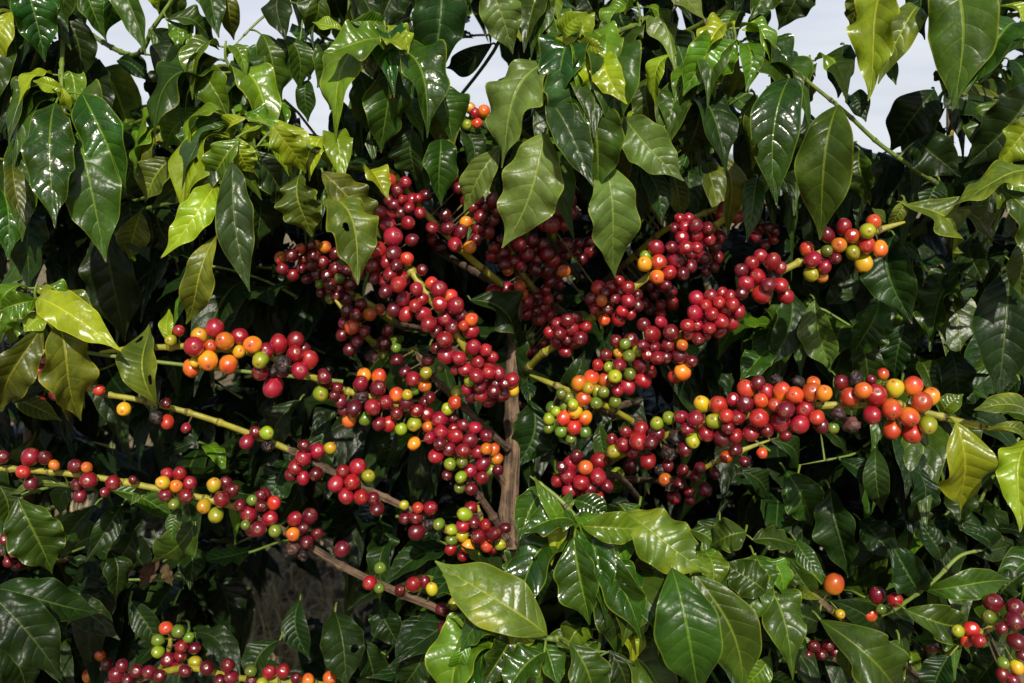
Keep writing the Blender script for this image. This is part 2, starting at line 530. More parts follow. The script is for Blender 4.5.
# ------------------------------------------------------------------ things
def tree_root(label, loc, name='coffee_tree', cat='coffee tree', group='coffee trees of the front row'):
    e = bpy.data.objects.new(name, None)
    e.empty_display_size = 0.1
    COL.objects.link(e)
    e.location = loc
    e['label'] = label
    e['category'] = cat
    if group:
        e['group'] = group
    return e


class Tree:
    def __init__(self, label, px, d, top=120, rad=0.010, lean=0.0, path=None, **kw):
        self.p0 = at(px, 600, d)
        base = Vector((self.p0.x + lean, self.p0.y, 0))
        self.root = tree_root(label, base, **kw)
        self.base = base
        if path is None:
            path = [(base + Vector((0, 0, -0.03)), rad * 1.35, 1.0), (base.lerp(self.p0, 0.5), rad * 1.15, 1.0), (self.p0, rad, 1.0),
                    (at(px, 400, d), rad * 0.8, 1.0), (at(px, 250, d), rad * 0.55, 0.8), (at(px, top, d), rad * 0.3, 0.2)]
        mb = MB()
        sm = smooth_path(path, 10)
        tube(mb, sm, 14, 0, rough=0.22, knobs=[(k, 0.002, 0.007) for k in np.arange(0.1, 2.0, 0.095)])
        self.trunk = link('trunk', mb.mesh('trunk', [STEM]), self.root)
        self.trunk.matrix_parent_inverse = Matrix.Translation(-base)
        self.branches = {}
        self.cherries = []
        self.n_leaf = 0

    def child(self, name, me, parent=None):
        o = link(name, me, self.root if parent is None else parent)
        if parent is None:
            o.matrix_parent_inverse = Matrix.Translation(-self.base)
        return o

    def branch(self, key, pts, r0, r1, a0=1.0, a1=0.0, wood=0.5, mat=None, name='branch'):
        """pts: (px, py, depth) from the trunk to the tip"""
        k = len(pts)
        P = []
        for i, (x, y, d) in enumerate(pts):
            t = i / (k - 1)
            age = a0 if t < wood else a1
            if abs(t - wood) < 0.5 / (k - 1):
                age = 0.5
            P.append((at(x, y, d), r0 + (r1 - r0) * t, age))
        sm = smooth_path(P, 9)
        mb = MB()
        tot = sum((sm[i + 1][0] - sm[i][0]).length for i in range(len(sm) - 1))
        nn_ = len(sm)
        sm = [(q[0], q[1] * min(1.0, 0.35 + (nn_ - 1 - i) / 9.0), q[2]) for i, q in enumerate(sm)]
        kn = [(k_ + random.uniform(-.004, .004), r1 * 0.42, 0.0030) for k_ in np.arange(0.02, tot, 0.036)]
        fine = []
        for i in range(len(sm) - 1):
            for q in range(5):
                f = q / 5
                fine.append((sm[i][0].lerp(sm[i + 1][0], f), sm[i][1] + (sm[i + 1][1] - sm[i][1]) * f, sm[i][2] + (sm[i + 1][2] - sm[i][2]) * f))
        fine.append(sm[-1])
        dist, aged = 0.0, []
        for i, (p_, r_, a_) in enumerate(fine):
            if i:
                dist += (p_ - fine[i - 1][0]).length
            bump_ = max(math.exp(-((dist - k_[0] - 0.002) / 0.0026) ** 2) for k_ in kn)
            aged.append((p_, r_, min(1.0, a_ + 0.55 * bump_)))
        fine = aged
        tube(mb, fine, 9, 0, knobs=kn, rough=0.12)
        self.branches[key] = dict(path=sm, mb=mb, mat=mat or STEM, name=name, leaves=[], obj=None)
        return self.branches[key]

    def near(self, key, p):
        best, bd = None, 1e9
        for q in self.branches[key]['path']:
            dd = (q[0] - p).length
            if dd < bd:
                best, bd = q[0], dd
        return best, bd

    def leaf(self, key, bx, by, tx, ty, wpx, cls, d, roll=None, bow=None, dt=None, fold=None, wave=None, twist=None, flip=False, stem=None, holes=(), curl=0.0):
        """a leaf whose base and tip stand where the photo shows them; wpx its width at that depth"""
        rs = random.Random(int(bx * 31 + by * 17 + tx))
        roll = rs.uniform(-38, 38) if roll is None else roll
        dt = rs.uniform(-0.035, 0.035) if dt is None else dt
        B, T = at(bx, by, d), at(tx, ty, d + dt)
        W = wpx / F_PX * d * (1.05 + 0.1 * abs(roll) / 38)
        view = (CAM - (B + T) / 2).normalized()
        n = (view * 0.8 + Vector((0, 0, 0.35))).normalized()
        ax = (T - B).normalized()
        n = Matrix.Rotation(R(roll), 3, ax) @ n
        if flip:
            n = -n
        yng = cls in 'YBG'
        g = leaf_geo(B, T, W, n,
                     bow=(rs.uniform(0.07, 0.30) if bow is None else bow) * (-1 if flip else 1),
                     fold=(rs.uniform(0.15, 0.75) if fold is None else fold),
                     wave=((rs.uniform(0.20, 0.40) * min(1.0, 0.15 + wpx / 55) + (0.04 if yng else 0)) if wave is None else wave), nw=rs.uniform(2.6, 4.2) if wpx > 26 else rs.uniform(1.2, 2.2),
                     twist=(rs.uniform(-0.8, 0.8) if twist is None else twist), curl=curl, nu=34 if not holes else 110, nv=12 if not holes else 44, rs=rs, holes=holes)
        mb = MB()
        mb.add(*g, 0)
        # petiole back to the stem
        if stem is not None:
            E = at(*stem)
        elif key in self.branches:
            E, dist = self.near(key, B)
            if dist > 0.035:
                E = B - ax * 0.004 + Vector((0, 0.013, 0.0))
        else:
            E = B - ax * 0.004 + Vector((0, 0.013, 0.0))
        mdl = (B + E) / 2 + Vector((0, 0, 0.001))
        tube(mb, smooth_path([(E, 0.0013, 0), (mdl, 0.0011, 0), (B + (T - B) * 0.02, 0.0009, 0)], 4), 6, 1)
        self.branches[key]['leaves'].append((mb, cls))
        return B, T

    def cherry(self, key, x, y, r, c):
        """a cherry seen at pixel x, y with pixel radius r"""
        br = self.branches[key]
        best, bd, bp = None, 1e9, None
        for q in br['path']:
            X, Y, D = proj(q[0])
            e = math.hypot(X - x, Y - y)
            if e < bd:
                best, bd, bp = D, e, q[0]
        Rm = r / F_PX * best
        reach = 0.020
        off = math.sqrt(max(0.0, reach ** 2 - (min(bd, 40) / F_PX * best) ** 2))
        d = best - off * random.uniform(0.3, 0.95) - 0.002
        self.cherries.append(dict(key=key, d=d, x=x, y=y, r=r, R=Rm, c=c, bp=bp, fixed=False))

    def cluster(self, key, cx, cy, rx, ry, n, r, pal):
        tries, got = 0, 0
        own = [(c['x'], c['y'], c['r']) for c in self.cherries if c['key'] == key]
        while got < n and tries < n * 40:
            tries += 1
            a, q = random.uniform(0, 6.283), math.sqrt(random.random())
            x, y = cx + rx * q * math.cos(a), cy + ry * q * math.sin(a)
            rr = r * random.uniform(0.78, 1.1)
            mind = 0.98 if tries < n * 20 else 0.66
            if any(math.hypot(x - o[0], y - o[1]) < mind * (rr + o[2]) * 0.8 for o in own):
                continue
            own.append((x, y, rr))
            self.cherry(key, x, y, rr, random.choice(pal))
            got += 1


# cherry meshes, radius 1, stalk at -Z, scar at +Z
def cherry_mesh(seed, shr=0.0, lng=1.06, nu=22, nv=16):
    rs = random.Random(seed)
    off = Vector((seed * 3.1, 1.7, 0))
    vs, fs, uvs = [], [], []
    for i in range(nv + 1):
        th = math.pi * (1 - i / nv)
        for j in range(nu + 1):
            ph = 2 * math.pi * j / nu
            p = Vector((math.sin(th) * math.cos(ph), math.sin(th) * math.sin(ph), math.cos(th)))
            k = 1 + 0.09 * mnoise.noise(p * 0.9 + off)
            if shr:
                k += shr * mnoise.noise(p * 2.2 + off) + shr * 0.5 * mnoise.noise(p * 5 + off)
            z = p.z * lng * k
            if p.z > 0.93:
                z -= (p.z - 0.93) * 1.3
            vs.append(Vector((p.x * k * (1 + 0.03 * math.cos(2 * ph)), p.y * k * 0.97, z)))
            uvs.append((j / nu, i / nv))
    w_ = nu + 1
    for i in range(nv):
        for j in range(nu):
            fs.append((i * w_ + j, i * w_ + j + 1, (i + 1) * w_ + j + 1, (i + 1) * w_ + j))
    return vs, fs, uvs


CG = [cherry_mesh(s, lng=(1.04, 1.12, 1.2, 1.15)[s]) for s in range(4)] + [cherry_mesh(9, 0.42, 1.1), cherry_mesh(12, 0.34, 1.0)]
CME = {}


def cherry_me(gi, c):
    if (gi, c) not in CME:
        mb = MB()
        mb.add(*CG[gi], 0)
        CME[(gi, c)] = mb.mesh('cherry', [CM[c]])
    return CME[(gi, c)]


# ------------------------------------------------------------------ the near trees
TR = {}
pa = at(514, 600, 1.06)
TR['A'] = Tree('coffee tree whose bare brown trunk shows in the middle, two long woody branches reaching left', 514, 1.06,
    path=[(Vector((pa.x + 0.01, pa.y, -0.03)), 0.015, 1), (Vector((pa.x - 0.004, pa.y, 0.4)), 0.0135, 1), (at(518, 690, 1.05), 0.0115, 1), (at(514, 600, 1.055), 0.0108, 1),
          (at(509, 520, 1.06), 0.0098, 1), (at(513, 440, 1.06), 0.0088, 1), (at(512, 380, 1.07), 0.0075, 1), (at(517, 300, 1.09), 0.005, 1), (at(522, 220, 1.12), 0.0035, 0.7), (at(520, 140, 1.14), 0.0025, 0.1)])
TR['B'] = Tree('coffee tree bearing the long cluster of crimson cherries beside the trunk, drooping leaves above', 436, 1.55, top=-30)
TR['C'] = Tree('coffee tree holding the thick branch of orange and scarlet cherries ending in yellow-green leaves', 665, 1.52, top=300, rad=0.008)
TR['E'] = Tree('coffee tree with a pale yellow-green shoot tip over big drooping leaves, dark cherries below it', 585, 1.5, top=-40)
TR['L'] = Tree('coffee tree with long glossy hanging leaves above, at the left edge of the photo', 30, 1.52, top=-40)
TR['R'] = Tree('coffee tree with large wavy dark leaves against the cloudy sky, sparse cherries low on it', 950, 1.32, top=-40)
TR['S'] = Tree('young coffee plant with very glossy curled leaves, growing close before the brown trunk', 640, 0.96, rad=0.006, name='coffee_plant', cat='coffee plant', group=None,
    path=[(Vector((at(640, 600, .96).x, at(640, 600, .96).y, -0.03)), 0.009, 1.0), (at(640, 900, .97), 0.008, 1.0), (at(640, 740, .955), 0.006, 1.0), (at(632, 680, .945), 0.004, 0.5)])

A, B_, C, E, Lt, Rt, Sh = (TR[k] for k in 'ABCELRS')

# ---- A: branches
A.branch('left1', [(516, 655, 1.055), (450, 615, .99), (400, 593, .975), (350, 570, .965), (295, 538, .955), (250, 513, .95), (210, 500, .945), (145, 486, .94), (80, 475, .935), (0, 468, .93), (-70, 466, .93)], .0044, .0026, wood=0.47)
A.branch('left2', [(512, 565, 1.06), (450, 531, 1.01), (400, 505, 1.0), (345, 478, .995), (300, 455, .99), (258, 437, .98), (200, 416, .97), (140, 400, .96), (98, 391, .955), (50, 362, .955), (36, 300, .95)], .0040, .0024, wood=0.36)
A.branch('mid', [(512, 450, 1.06), (498, 440, 1.03), (465, 408, 1.0), (432, 376, .99), (415, 350, .985)], .0042, .003, wood=0.9)
A.branch('low', [(512, 548, 1.055), (492, 515, 1.02), (474, 488, .995), (455, 455, .985), (440, 420, .985)], .0042, .003, wood=0.75)
A.branch('low2', [(514, 600, 1.055), (498, 568, 1.02), (486, 540, .99), (478, 505, .985)], .004, .003, wood=0.8)
A.branch('q', [(512, 500, 1.07), (500, 478, 1.05), (470, 447, 1.02), (435, 422, 1.0), (395, 404, .985), (350, 392, .98), (318, 384, .98)], .0042, .003, wood=0.5)

CH = {}
CH['A'] = {
 'left1': "2 457 7 D,31 457 9 R,45 458 7 D,23 472 7 S,31 483 7 D,75 466 7 D,87 468 5.5 O,88 480 8.5 R,113 483 7.5 R,78 485 6.5 D,80 495 6.5 D,54 465 5.5 O,163 483 7 Y,168 474 6.5 R,179 474 7 R,176 486 6.5 O,190 483 7 R,186 496 7 D,174 504 5.5 G,165 495 6.5 D,214 485 7 Y,226 483 6.5 D,231 491 7 D,222 499 8 D,204 506 7 Y,216 515 7.3 L,249 514 8.3 R,253 500 5.5 G,254 529 8 R,246 525 5 G,260 496 6 D,264 495 7 D,274 503 7 S,261 506 6 D,270 518 8 R,257 529 8 D,275 531 6.5 G,240 505 6 D,295 519 7.2 R,310 516 8 D,302 528 6.5 D,293 534 6.8 O,293 548 7 K,307 542 6.5 D,303 555 6 K,317 534 6 D,342 549 8 D,370 583 7.3 R,380 568 6 G,379 588 5.5 G,414 584 7.6 R,424 582 6 D,432 589 6 Y,442 609 6.5 D,444 629 7 D,454 604 6.5 L,400 590 5.5 D,105 492 5 D,133 480 4.5 D",
 'left2': "99 390 6 S,124 409 7 Y,167 422 7 S,156 417 6.5 K,166 403 5.5 D,247 442 7 R,256 432 6 D,266 433 7 L,268 446 6 K,303 458 8.2 R,317 451 8 R,330 448 6.2 Y,304 446 6.5 D,296 467 7.5 R,303 478 6.5 R,316 474 7 D,291 475 6.5 D,343 471 7 R,358 467 8.5 R,368 476 6.8 L,336 484 7.8 R,352 482 8.2 R,346 496 8 R,361 497 7.6 R,377 509 7.2 D,373 498 6.5 D,405 518 6.5 D,418 508 5.8 S,430 508 7.3 R,416 517 6.8 D,417 532 8.2 D,428 525 6.6 K,439 524 6 G,186 428 5 D,404 505 5 L",
 'mid': "413 379 7.5 R,426 373 6.3 L,425 386 6.5 O,396 348 5 G,397 360 6.3 D,428 360 6.3 D,457 392 6.5 L,455 402 7 O,448 409 6.5 L,415 390 5.5 G,440 368 5 G,405 372 5.5 D,430 398 5.5 D",
 'low': "414 444 6.5 O,436 456 7.8 R,449 449 7 D,463 451 7.5 R,470 440 7.5 D,478 452 7 R,487 449 6 O,497 458 6.2 O,450 464 6.5 L,462 462 6 G,470 471 7 R,483 464 7 D,492 470 6 L,482 478 6.5 D,471 489 6.5 D,460 488 6 G,461 477 6 L,455 436 7.5 R,441 432 7 R,471 508 6.5 D,447 475 5.5 D,493 450 6 S,486 436 6.5 D,475 428 6.5 R,463 425 6 D,497 470 5.5 D,440 444 6.5 D,430 438 6.2 R",
 'low2': "465 516 7 L,463 526 7 R,461 535 6.5 Y,452 530 6 L,451 548 6 R,468 546 7 O,479 536 7.5 D,494 534 7.5 D,487 546 6.5 S,499 545 6 L,474 522 6 D,485 525 6 R,453 540 6 G,493 548 5.5 R,463 556 5.5 R,505 528 5.5 D,475 555 5 L",
 'q': "321 392 7.5 L,324 378 6.8 D,337 388 6 D,340 401 6.5 D,361 383 7.8 R,378 388 8.2 D,379 377 7.8 S,364 376 7 O,354 408 8 D,373 407 8.3 R,386 402 7.3 R,396 395 7.3 S,406 403 7.8 D,349 419 7.5 S,365 419 6.5 G,361 397 6.5 K,397 413 6.5 D,388 424 7.8 R,401 429 6.3 L,414 424 7.3 L,417 410 7 R,427 414 7.8 R,440 419 8.5 R,436 435 8.3 D,414 443 6 S,380 424 7 D,454 430 6.5 R,407 396 5.5 Y,424 403 6 D,344 410 6 D,452 418 6 D,335 396 5.5 D,428 427 5.5 O",
}
# ---- B: crimson cluster, left-mid row, upper-left clusters
B_.branch('p', [(436, 330, 1.28), (500, 395, 1.0), (472, 358, .945), (450, 325, .935), (432, 301, .935), (412, 272, .94), (392, 245, .95), (384, 215, .96)], .004, .0032, wood=0.2)
B_.branches['p']['path'] = B_.branches['p']['path'][9:]
B_.branch('lm', [(436, 420, 1.29), (380, 405, 1.12), (330, 384, .98), (300, 372, .955), (268, 356, .945), (230, 350, .94), (195, 346, .935), (168, 347, .935), (140, 348, .935), (100, 352, .935)], .0036, .0028, wood=0.25)
B_.branch('ul', [(436, 250, 1.29), (500, 285, 1.10), (470, 258, 1.04), (440, 228, 1.02), (418, 205, 1.02), (398, 180, 1.03), (385, 165, 1.03)], .004, .003, wood=0.15)
B_.branch('dk', [(436, 330, 1.30), (400, 325, 1.12), (375, 308, 1.06), (345, 290, 1.05), (315, 268, 1.05), (285, 250, 1.05)], .004, .003, wood=0.3)
B_.branch('dk2', [(436, 380, 1.30), (400, 360, 1.12), (372, 342, 1.03), (352, 318, 1.02), (335, 300, 1.02)], .004, .003, wood=0.3)
CH['B'] = {
 'p': ",".join(f"{390 + x / 5.69:.1f} {280 + y / 5.69:.1f} {r / 5.6:.1f} {c}" for x, y, r, c in [
   (275,55,48,'R'),(345,95,38,'S'),(285,130,43,'R'),(372,145,50,'R'),(190,195,43,'R'),(315,225,43,'R'),(222,250,46,'R'),(350,270,42,'D'),(460,230,38,'S'),(460,285,46,'R'),(315,335,46,'R'),(320,425,48,'R'),
   (475,382,43,'R'),(395,445,40,'R'),(430,510,40,'R'),(500,467,38,'R'),(568,485,40,'R'),(497,545,42,'R'),(550,572,40,'R'),(610,535,40,'R'),(690,570,43,'R'),(645,645,43,'D'),(520,655,40,'R'),(465,655,38,'D'),
   (375,510,30,'R'),(545,400,36,'R'),(580,440,34,'R'),(90,197,40,'R'),(75,110,40,'D'),(25,170,42,'D'),(145,145,36,'R'),(180,110,38,'R'),(50,15,45,'R'),(150,50,38,'R'),(405,200,36,'D'),(260,290,36,'D'),
   (460,570,36,'L'),(600,590,36,'D'),(700,630,34,'Y'),(420,260,30,'O'),(240,20,36,'S'),(270,390,34,'D'),(625,660,36,'D'),(560,690,36,'R')])
   + ",393 237 9.5 R,378 250 8.5 R,374 266 8 D,363 252 7.5 D,407 259 7 S,400 280 9.5 R,391 274 7 R,359 274 7 D,408 223 7 R,388 225 8 R,370 230 7 S,412 240 6.5 D,386 291 7 D,422 270 6 D,380 212 7 R",
 'lm': ",".join(f"{170 + x / 6.2:.1f} {300 + y / 6.2:.1f} {r / 6.1:.1f} {c}" for x, y, r, c in [
   (150,285,62,'R'),(277,173,56,'R'),(235,370,60,'O'),(343,253,55,'O'),(430,228,54,'R'),(180,225,52,'Y'),(250,290,42,'O'),(518,280,54,'O'),(428,320,40,'Y'),(362,400,58,'S'),(565,368,50,'L'),(605,310,50,'R'),
   (672,278,58,'R'),(770,262,52,'R'),(775,332,50,'R'),(858,368,56,'R'),(698,400,50,'K'),(805,438,54,'R'),(563,445,50,'D'),(628,440,34,'K'),(638,540,62,'R'),(130,425,50,'S'),(155,385,34,'Y'),(700,440,40,'D'),
   (935,580,48,'L'),(955,500,48,'D'),(950,455,30,'D'),(55,190,35,'R'),(5,250,36,'L'),(820,300,40,'D')]),
 'ul': "390 180 6.5 S,398 190 6.5 D,412 200 7 R,402 212 6.5 D,425 196 6.5 D,395 205 6 D,420 213 6 R,433 240 7 R,447 228 7.5 D,460 232 7 D,455 244 7.5 R,470 247 6.5 O,440 246 7 D,432 228 6.5 R,466 222 6 O,476 240 6 D,459 188 6.5 D,467 200 6 D,452 177 6 D,445 215 6.5 D,405 183 6 R,478 229 6 D,385 190 5.5 D",
 'dk2': ",".join(f"{250 + x / 2.97:.1f} {220 + y / 2.97:.1f} {r} {c}" for x, y, r, c in [
   (290,270,6.5,'D'),(312,285,6.5,'D'),(355,280,7,'O'),(303,315,7.8,'O'),(275,340,6.5,'D'),(297,385,6.5,'D'),(397,367,8.2,'D'),(385,265,5.5,'O'),(430,385,6,'G'),(430,420,7,'D'),(360,405,6,'K'),(410,330,6,'D'),(340,330,6,'D'),(330,250,6,'D'),(280,305,6,'D'),(395,400,5.5,'G'),(320,360,5.5,'D')]),
}
# ---- C: the thick right branch, and the one above it
C.branch('main', [(640, 480, 1.25), (590, 475, 1.10), (615, 458, .96), (650, 441, .93), (690, 428, .90), (740, 416, .88), (790, 408, .87), (840, 405, .86), (890, 404, .855), (935, 415, .855), (980, 426, .86), (1040, 430, .86), (1100, 430, .87)], .0040, .0029, wood=0.2)
C.branch('up', [(640, 400, 1.25), (600, 410, 1.10), (625, 380, 1.0), (650, 357, .97), (690, 328, .955), (735, 297, .945), (780, 272, .94), (820, 253, .94), (870, 233, .935), (905, 222, .93)], .004, .003, wood=0.2)
C.branch('mix', [(640, 440, 1.25), (640, 428, 1.05), (610, 408, .99), (580, 395, .98), (555, 385, .99), (530, 375, 1.0)], .0036, .0026, wood=0.2)
C.branch('mix2', [(640, 420, 1.25), (600, 410, 1.08), (600, 385, .99), (618, 360, .985), (640, 340, .985)], .0036, .0026, wood=0.2)
C.branch('red', [(640, 500, 1.25), (620, 478, 1.06), (600, 474, .97), (575, 478, .96)], .0036, .0026, wood=0.5)
C.branch('back', [(640, 480, 1.25), (670, 480, 1.12), (700, 470, 1.08), (730, 455, 1.06), (770, 440, 1.06)], .0034, .0026, wood=0.5)
CH['C'] = {
 'main': "850 397 9.7 S,875 395 11 R,864 391 8.5 O,895 388 9 Y,913 386 9.5 S,930 397 9 O,922 402 10.5 O,892 409 10 S,872 415 8.8 R,908 416 9.7 S,892 429 9.2 O,913 433 10.2 S,928 425 9 L,841 382 7 D,856 379 7.5 K,871 380 5.5 D,838 413 7 K,852 425 8 K,833 428 6 G,883 374 6 O,"
  "702 404 8.3 Y,719 405 9.5 S,714 421 8.2 L,737 417 8 R,706 434 8.5 R,721 438 8.3 D,747 389 9.3 S,744 404 8.6 D,761 400 7.5 O,766 392 8 R,759 418 9.7 S,750 433 8.3 R,767 430 7 D,783 392 9.2 S,794 395 8.8 O,812 392 9.7 S,823 393 8 O,813 384 7 O,775 405 7.3 S,786 409 9 D,805 410 10.3 R,780 422 10 R,800 424 9.4 R,817 418 7.5 S,821 425 8 D,736 436 7 R,728 428 6.5 D,798 382 6 K,758 384 7 D,777 382 6.5 K,733 400 7 R,"
  "682 418 7.5 R,695 419 8.3 R,669 418 6.8 L,657 424 6.8 L,657 433 8.5 D,639 440 9.5 R,641 431 8 R,623 445 7.3 R,614 451 7.3 L,651 442 7 D,677 438 7.4 K,693 440 7.6 L,685 448 7.5 D,648 461 8.2 R,669 453 7.5 K,630 466 7 D,617 474 7.3 L,668 465 6 D,626 432 6 D,633 452 7 R,612 440 6 D,688 428 7 R,727 416 7 S",
 'up': "868 230 8 L,873 223 7.5 O,866 245 8.3 S,880 249 7.6 O,864 263 9 Y,853 252 7.6 L,839 245 7.6 O,852 236 7.2 S,844 227 8.2 R,827 235 7.4 D,813 259 8.6 R,824 266 7.6 R,811 274 7.4 L,822 277 6 O,807 249 7.2 S,827 251 6 G,835 258 6 D,858 241 7 O,"
  "752 264 7.5 R,760 257 7 R,757 276 8 R,773 262 8 R,774 275 6.5 K,762 294 9 R,780 285 7.5 R,786 296 7.8 R,742 270 7 D,746 284 8 R,768 286 7.5 D,779 268 6.5 R,742 293 6.5 D,"
  "678 355 7.8 D,668 345 6.5 D,682 372 8.6 S,682 345 6 O,671 333 8.2 D,652 334 8.5 R,690 362 6.5 D,644 325 7 D,661 322 6 R,676 376 7 R,666 356 6.5 D",
 'mix': "597 391 6.2 L,580 383 8 O,591 378 8 S,605 380 7.5 O,583 399 7.8 S,596 403 6.3 G,615 402 6.2 G,575 411 7.2 Y,585 418 7 O,563 418 7 S,574 427 8.2 S,568 398 6 G,565 405 6 G,561 431 6 G,559 424 6 G,573 404 5.5 L,550 419 6 L,552 408 6 G,556 412 5.5 L,588 388 6 Y,603 392 6 G,571 438 5.5 G,585 432 6 G,549 427 5.5 G,562 394 5.5 G",
 'mix2': "615 376 7 L,630 374 6.5 G,619 365 7 R,629 356 6.5 G,619 353 6 Y,638 351 6.3 L,641 365 8.5 D,631 341 8 D,643 380 8 R,627 387 8 R,616 341 6.5 D,598 365 6 R,606 355 6 D,625 344 6 G,618 390 6 R,635 375 6.5 D,650 372 6.5 R,609 367 5.5 L",
 'red': "599 461 9 R,571 464 8 R,567 475 8.2 R,585 468 7.6 S,597 478 8.8 R,581 482 8 R,570 490 7.5 R,585 495 7.5 R,607 486 6.5 D,598 498 6 R,559 480 7 R,590 488 7 D,555 504 7 R,580 471 6 D,563 468 6 D,576 457 6.5 D",
 'back': "665 480 7 O,679 484 6 D,689 492 5.5 D,705 490 7 D,674 497 7 R,695 477 5.5 D,736 450 6.5 D,726 457 6.5 O,786 436 5.5 D,762 453 5.5 S,700 468 6 D,715 474 5.5 D,660 470 5.5 K,683 470 6 D,745 462 5.5 D,690 500 5.5 R,671 488 5.5 K",
}
C_CL = [('up', 714, 311, 23, 20, 17, 7.8, 'RRRRD'), ('up', 697, 330, 10, 10, 4, 7, 'RD'), ('up', 655, 345, 12, 14, 4, 6.5, 'DR')]
# ---- E: diagonal branch and the dark clusters behind
E.branch('m', [(585, 420, 1.48), (512, 400, 1.16), (534, 362, 1.05), (562, 341, 1.02), (600, 312, 1.0), (640, 283, .995), (680, 251, .99), (720, 222, .99), (755, 195, 1.0)], .004, .0032, wood=0.15)
E.branch('k1', [(585, 330, 1.33), (560, 310, 1.2), (535, 290, 1.11), (515, 260, 1.09), (505, 235, 1.09)], .004, .003, wood=0.6)
E.branch('k2', [(585, 280, 1.33), (565, 265, 1.2), (553, 235, 1.12), (546, 205, 1.10), (540, 180, 1.10)], .004, .003, wood=0.6)
E.branch('k3', [(585, 300, 1.33), (630, 260, 1.2), (665, 230, 1.14), (700, 215, 1.12), (740, 200, 1.12)], .004, .003, wood=0.3)
E.branch('k4', [(585, 200, 1.33), (540, 150, 1.2), (510, 122, 1.08), (485, 118, 1.06), (465, 118, 1.06)], .0034, .0026, wood=0.1)
CH['E'] = {
 'm': "645 264 7.5 Y,657 277 7.5 O,658 262 8 S,656 248 8.2 R,675 260 9 R,670 272 7.5 R,646 256 6 L,683 273 7 D,672 247 6.5 D,690 267 6 D,665 285 6 D,"
      "599 289 7.5 S,611 289 7.5 R,602 300 6 O,604 320 6 O,619 318 7.5 R,607 309 6.5 D,551 225 8.5 R,564 271 6.5 S,",
 'k4': "470 108 6 Y,484 111 6.2 O,477 123 5.6 O,501 106 6 D,508 98 5.5 R,467 125 5.5 L,491 120 5 Y,475 113 5 R",
 'k1': "520 287 6 O,508 270 6 O", 'k2': "", 'k3': "635 296 6.5 D,644 303 6 R,650 310 6 D",
}
E_CL = [('m', 568, 333, 20, 18, 12, 7.4, 'RRRD'), ('m', 616, 303, 24, 22, 12, 7, 'DDR'), ('m', 693, 232, 20, 16, 11, 7, 'DRR'),
        ('k1', 513, 250, 22, 20, 12, 7, 'DDDR'), ('k1', 537, 258, 16, 16, 7, 7, 'DDR'), ('k1', 508, 298, 18, 14, 10, 7.4, 'RRRS'), ('k1', 537, 303, 16, 16, 8, 7, 'RRD'), ('k1', 554, 282, 9, 18, 4, 6, 'DR'),
        ('k2', 546, 208, 28, 22, 17, 7, 'DDDR'), ('k2', 581, 250, 16, 16, 7, 6.5, 'DD'), ('k3', 635, 185, 16, 14, 7, 6, 'DD'), ('k3', 736, 208, 16, 16, 9, 6.8, 'RRD'), ('k3', 706, 250, 20, 24, 12, 6.5, 'DD'), ('k1', 530, 346, 14, 12, 8, 5.8, 'RRG'), ('k3', 765, 236, 12, 10, 6, 6, 'DD'), ('k3', 655, 300, 20, 16, 7, 6, 'DR')]
B_CL = [('dk', 308, 262, 32, 20, 18, 6.4, 'DDDDDO'), ('dk', 338, 282, 22, 18, 12, 6.5, 'DDDG'), ('ul', 405, 203, 16, 14, 6, 6.2, 'DR'), ('ul', 485, 215, 14, 20, 8, 6.3, 'DD'), ('p', 486, 386, 22, 14, 7, 6.8, 'RD'), ('p', 384, 262, 14, 22, 5, 7, 'DR')]
# ---- L: lower-left fruit
Lt.branch('f1', [(70, 690, 1.29), (110, 690, 1.12), (150, 676, 1.08), (190, 668, 1.06), (240, 678, 1.05), (300, 682, 1.05), (350, 688, 1.06)], .004, .003, wood=0.3)
Lt.branch('f2', [(150, 690, 1.2), (160, 670, 1.10), (170, 645, 1.08), (168, 628, 1.08)], .003, .0022, wood=0.1)
Lt.branch('f3', [(70, 560, 1.29), (40, 560, 1.2), (15, 548, 1.15), (-10, 545, 1.15)], .003, .0022, wood=0.1)
Lt.branch('f4', [(70, 420, 1.29), (60, 400, 1.1), (40, 385, 1.04), (20, 370, 1.03)], .003, .0022, wood=0.1)
CH['L'] = {
 'f1': "207 668 7.2 D,185 671 6.5 D,228 666 7 D,231 677 7 D,100 655 6 O,89 676 6.6 O,107 664 6 D,117 674 8 D,122 666 6.5 D,137 671 6.8 D,149 672 6.8 D,101 670 6 G,251 671 6 G,269 672 7 R,283 671 7 R,308 680 6.5 O,330 678 7.2 S,252 680 6 D,95 683 6 D,220 680 6 D,160 676 6.5 D,128 680 6.5 D,262 683 6 L,346 682 6 D,296 678 5.5 D,110 683 6 D",
 'f2': "166 628 6.8 S,178 631 6.5 G,158 640 6 G,169 660 7.6 D,182 646 6.8 R,194 648 6.5 D,195 662 6.4 Y,158 652 6 L,188 638 5.5 G,180 656 6 D,176 668 6 D",
 'f3': "5 540 5.5 D,14 552 5.5 R,20 540 5 D,8 562 5 D,24 556 5 G,16 566 5 D,28 548 5 D,2 551 5 D",
 'f4': "38 371 8 R,47 364 6.5 S,30 377 6.5 R,56 394 7 D,40 402 6 R,63 399 6 R",
}
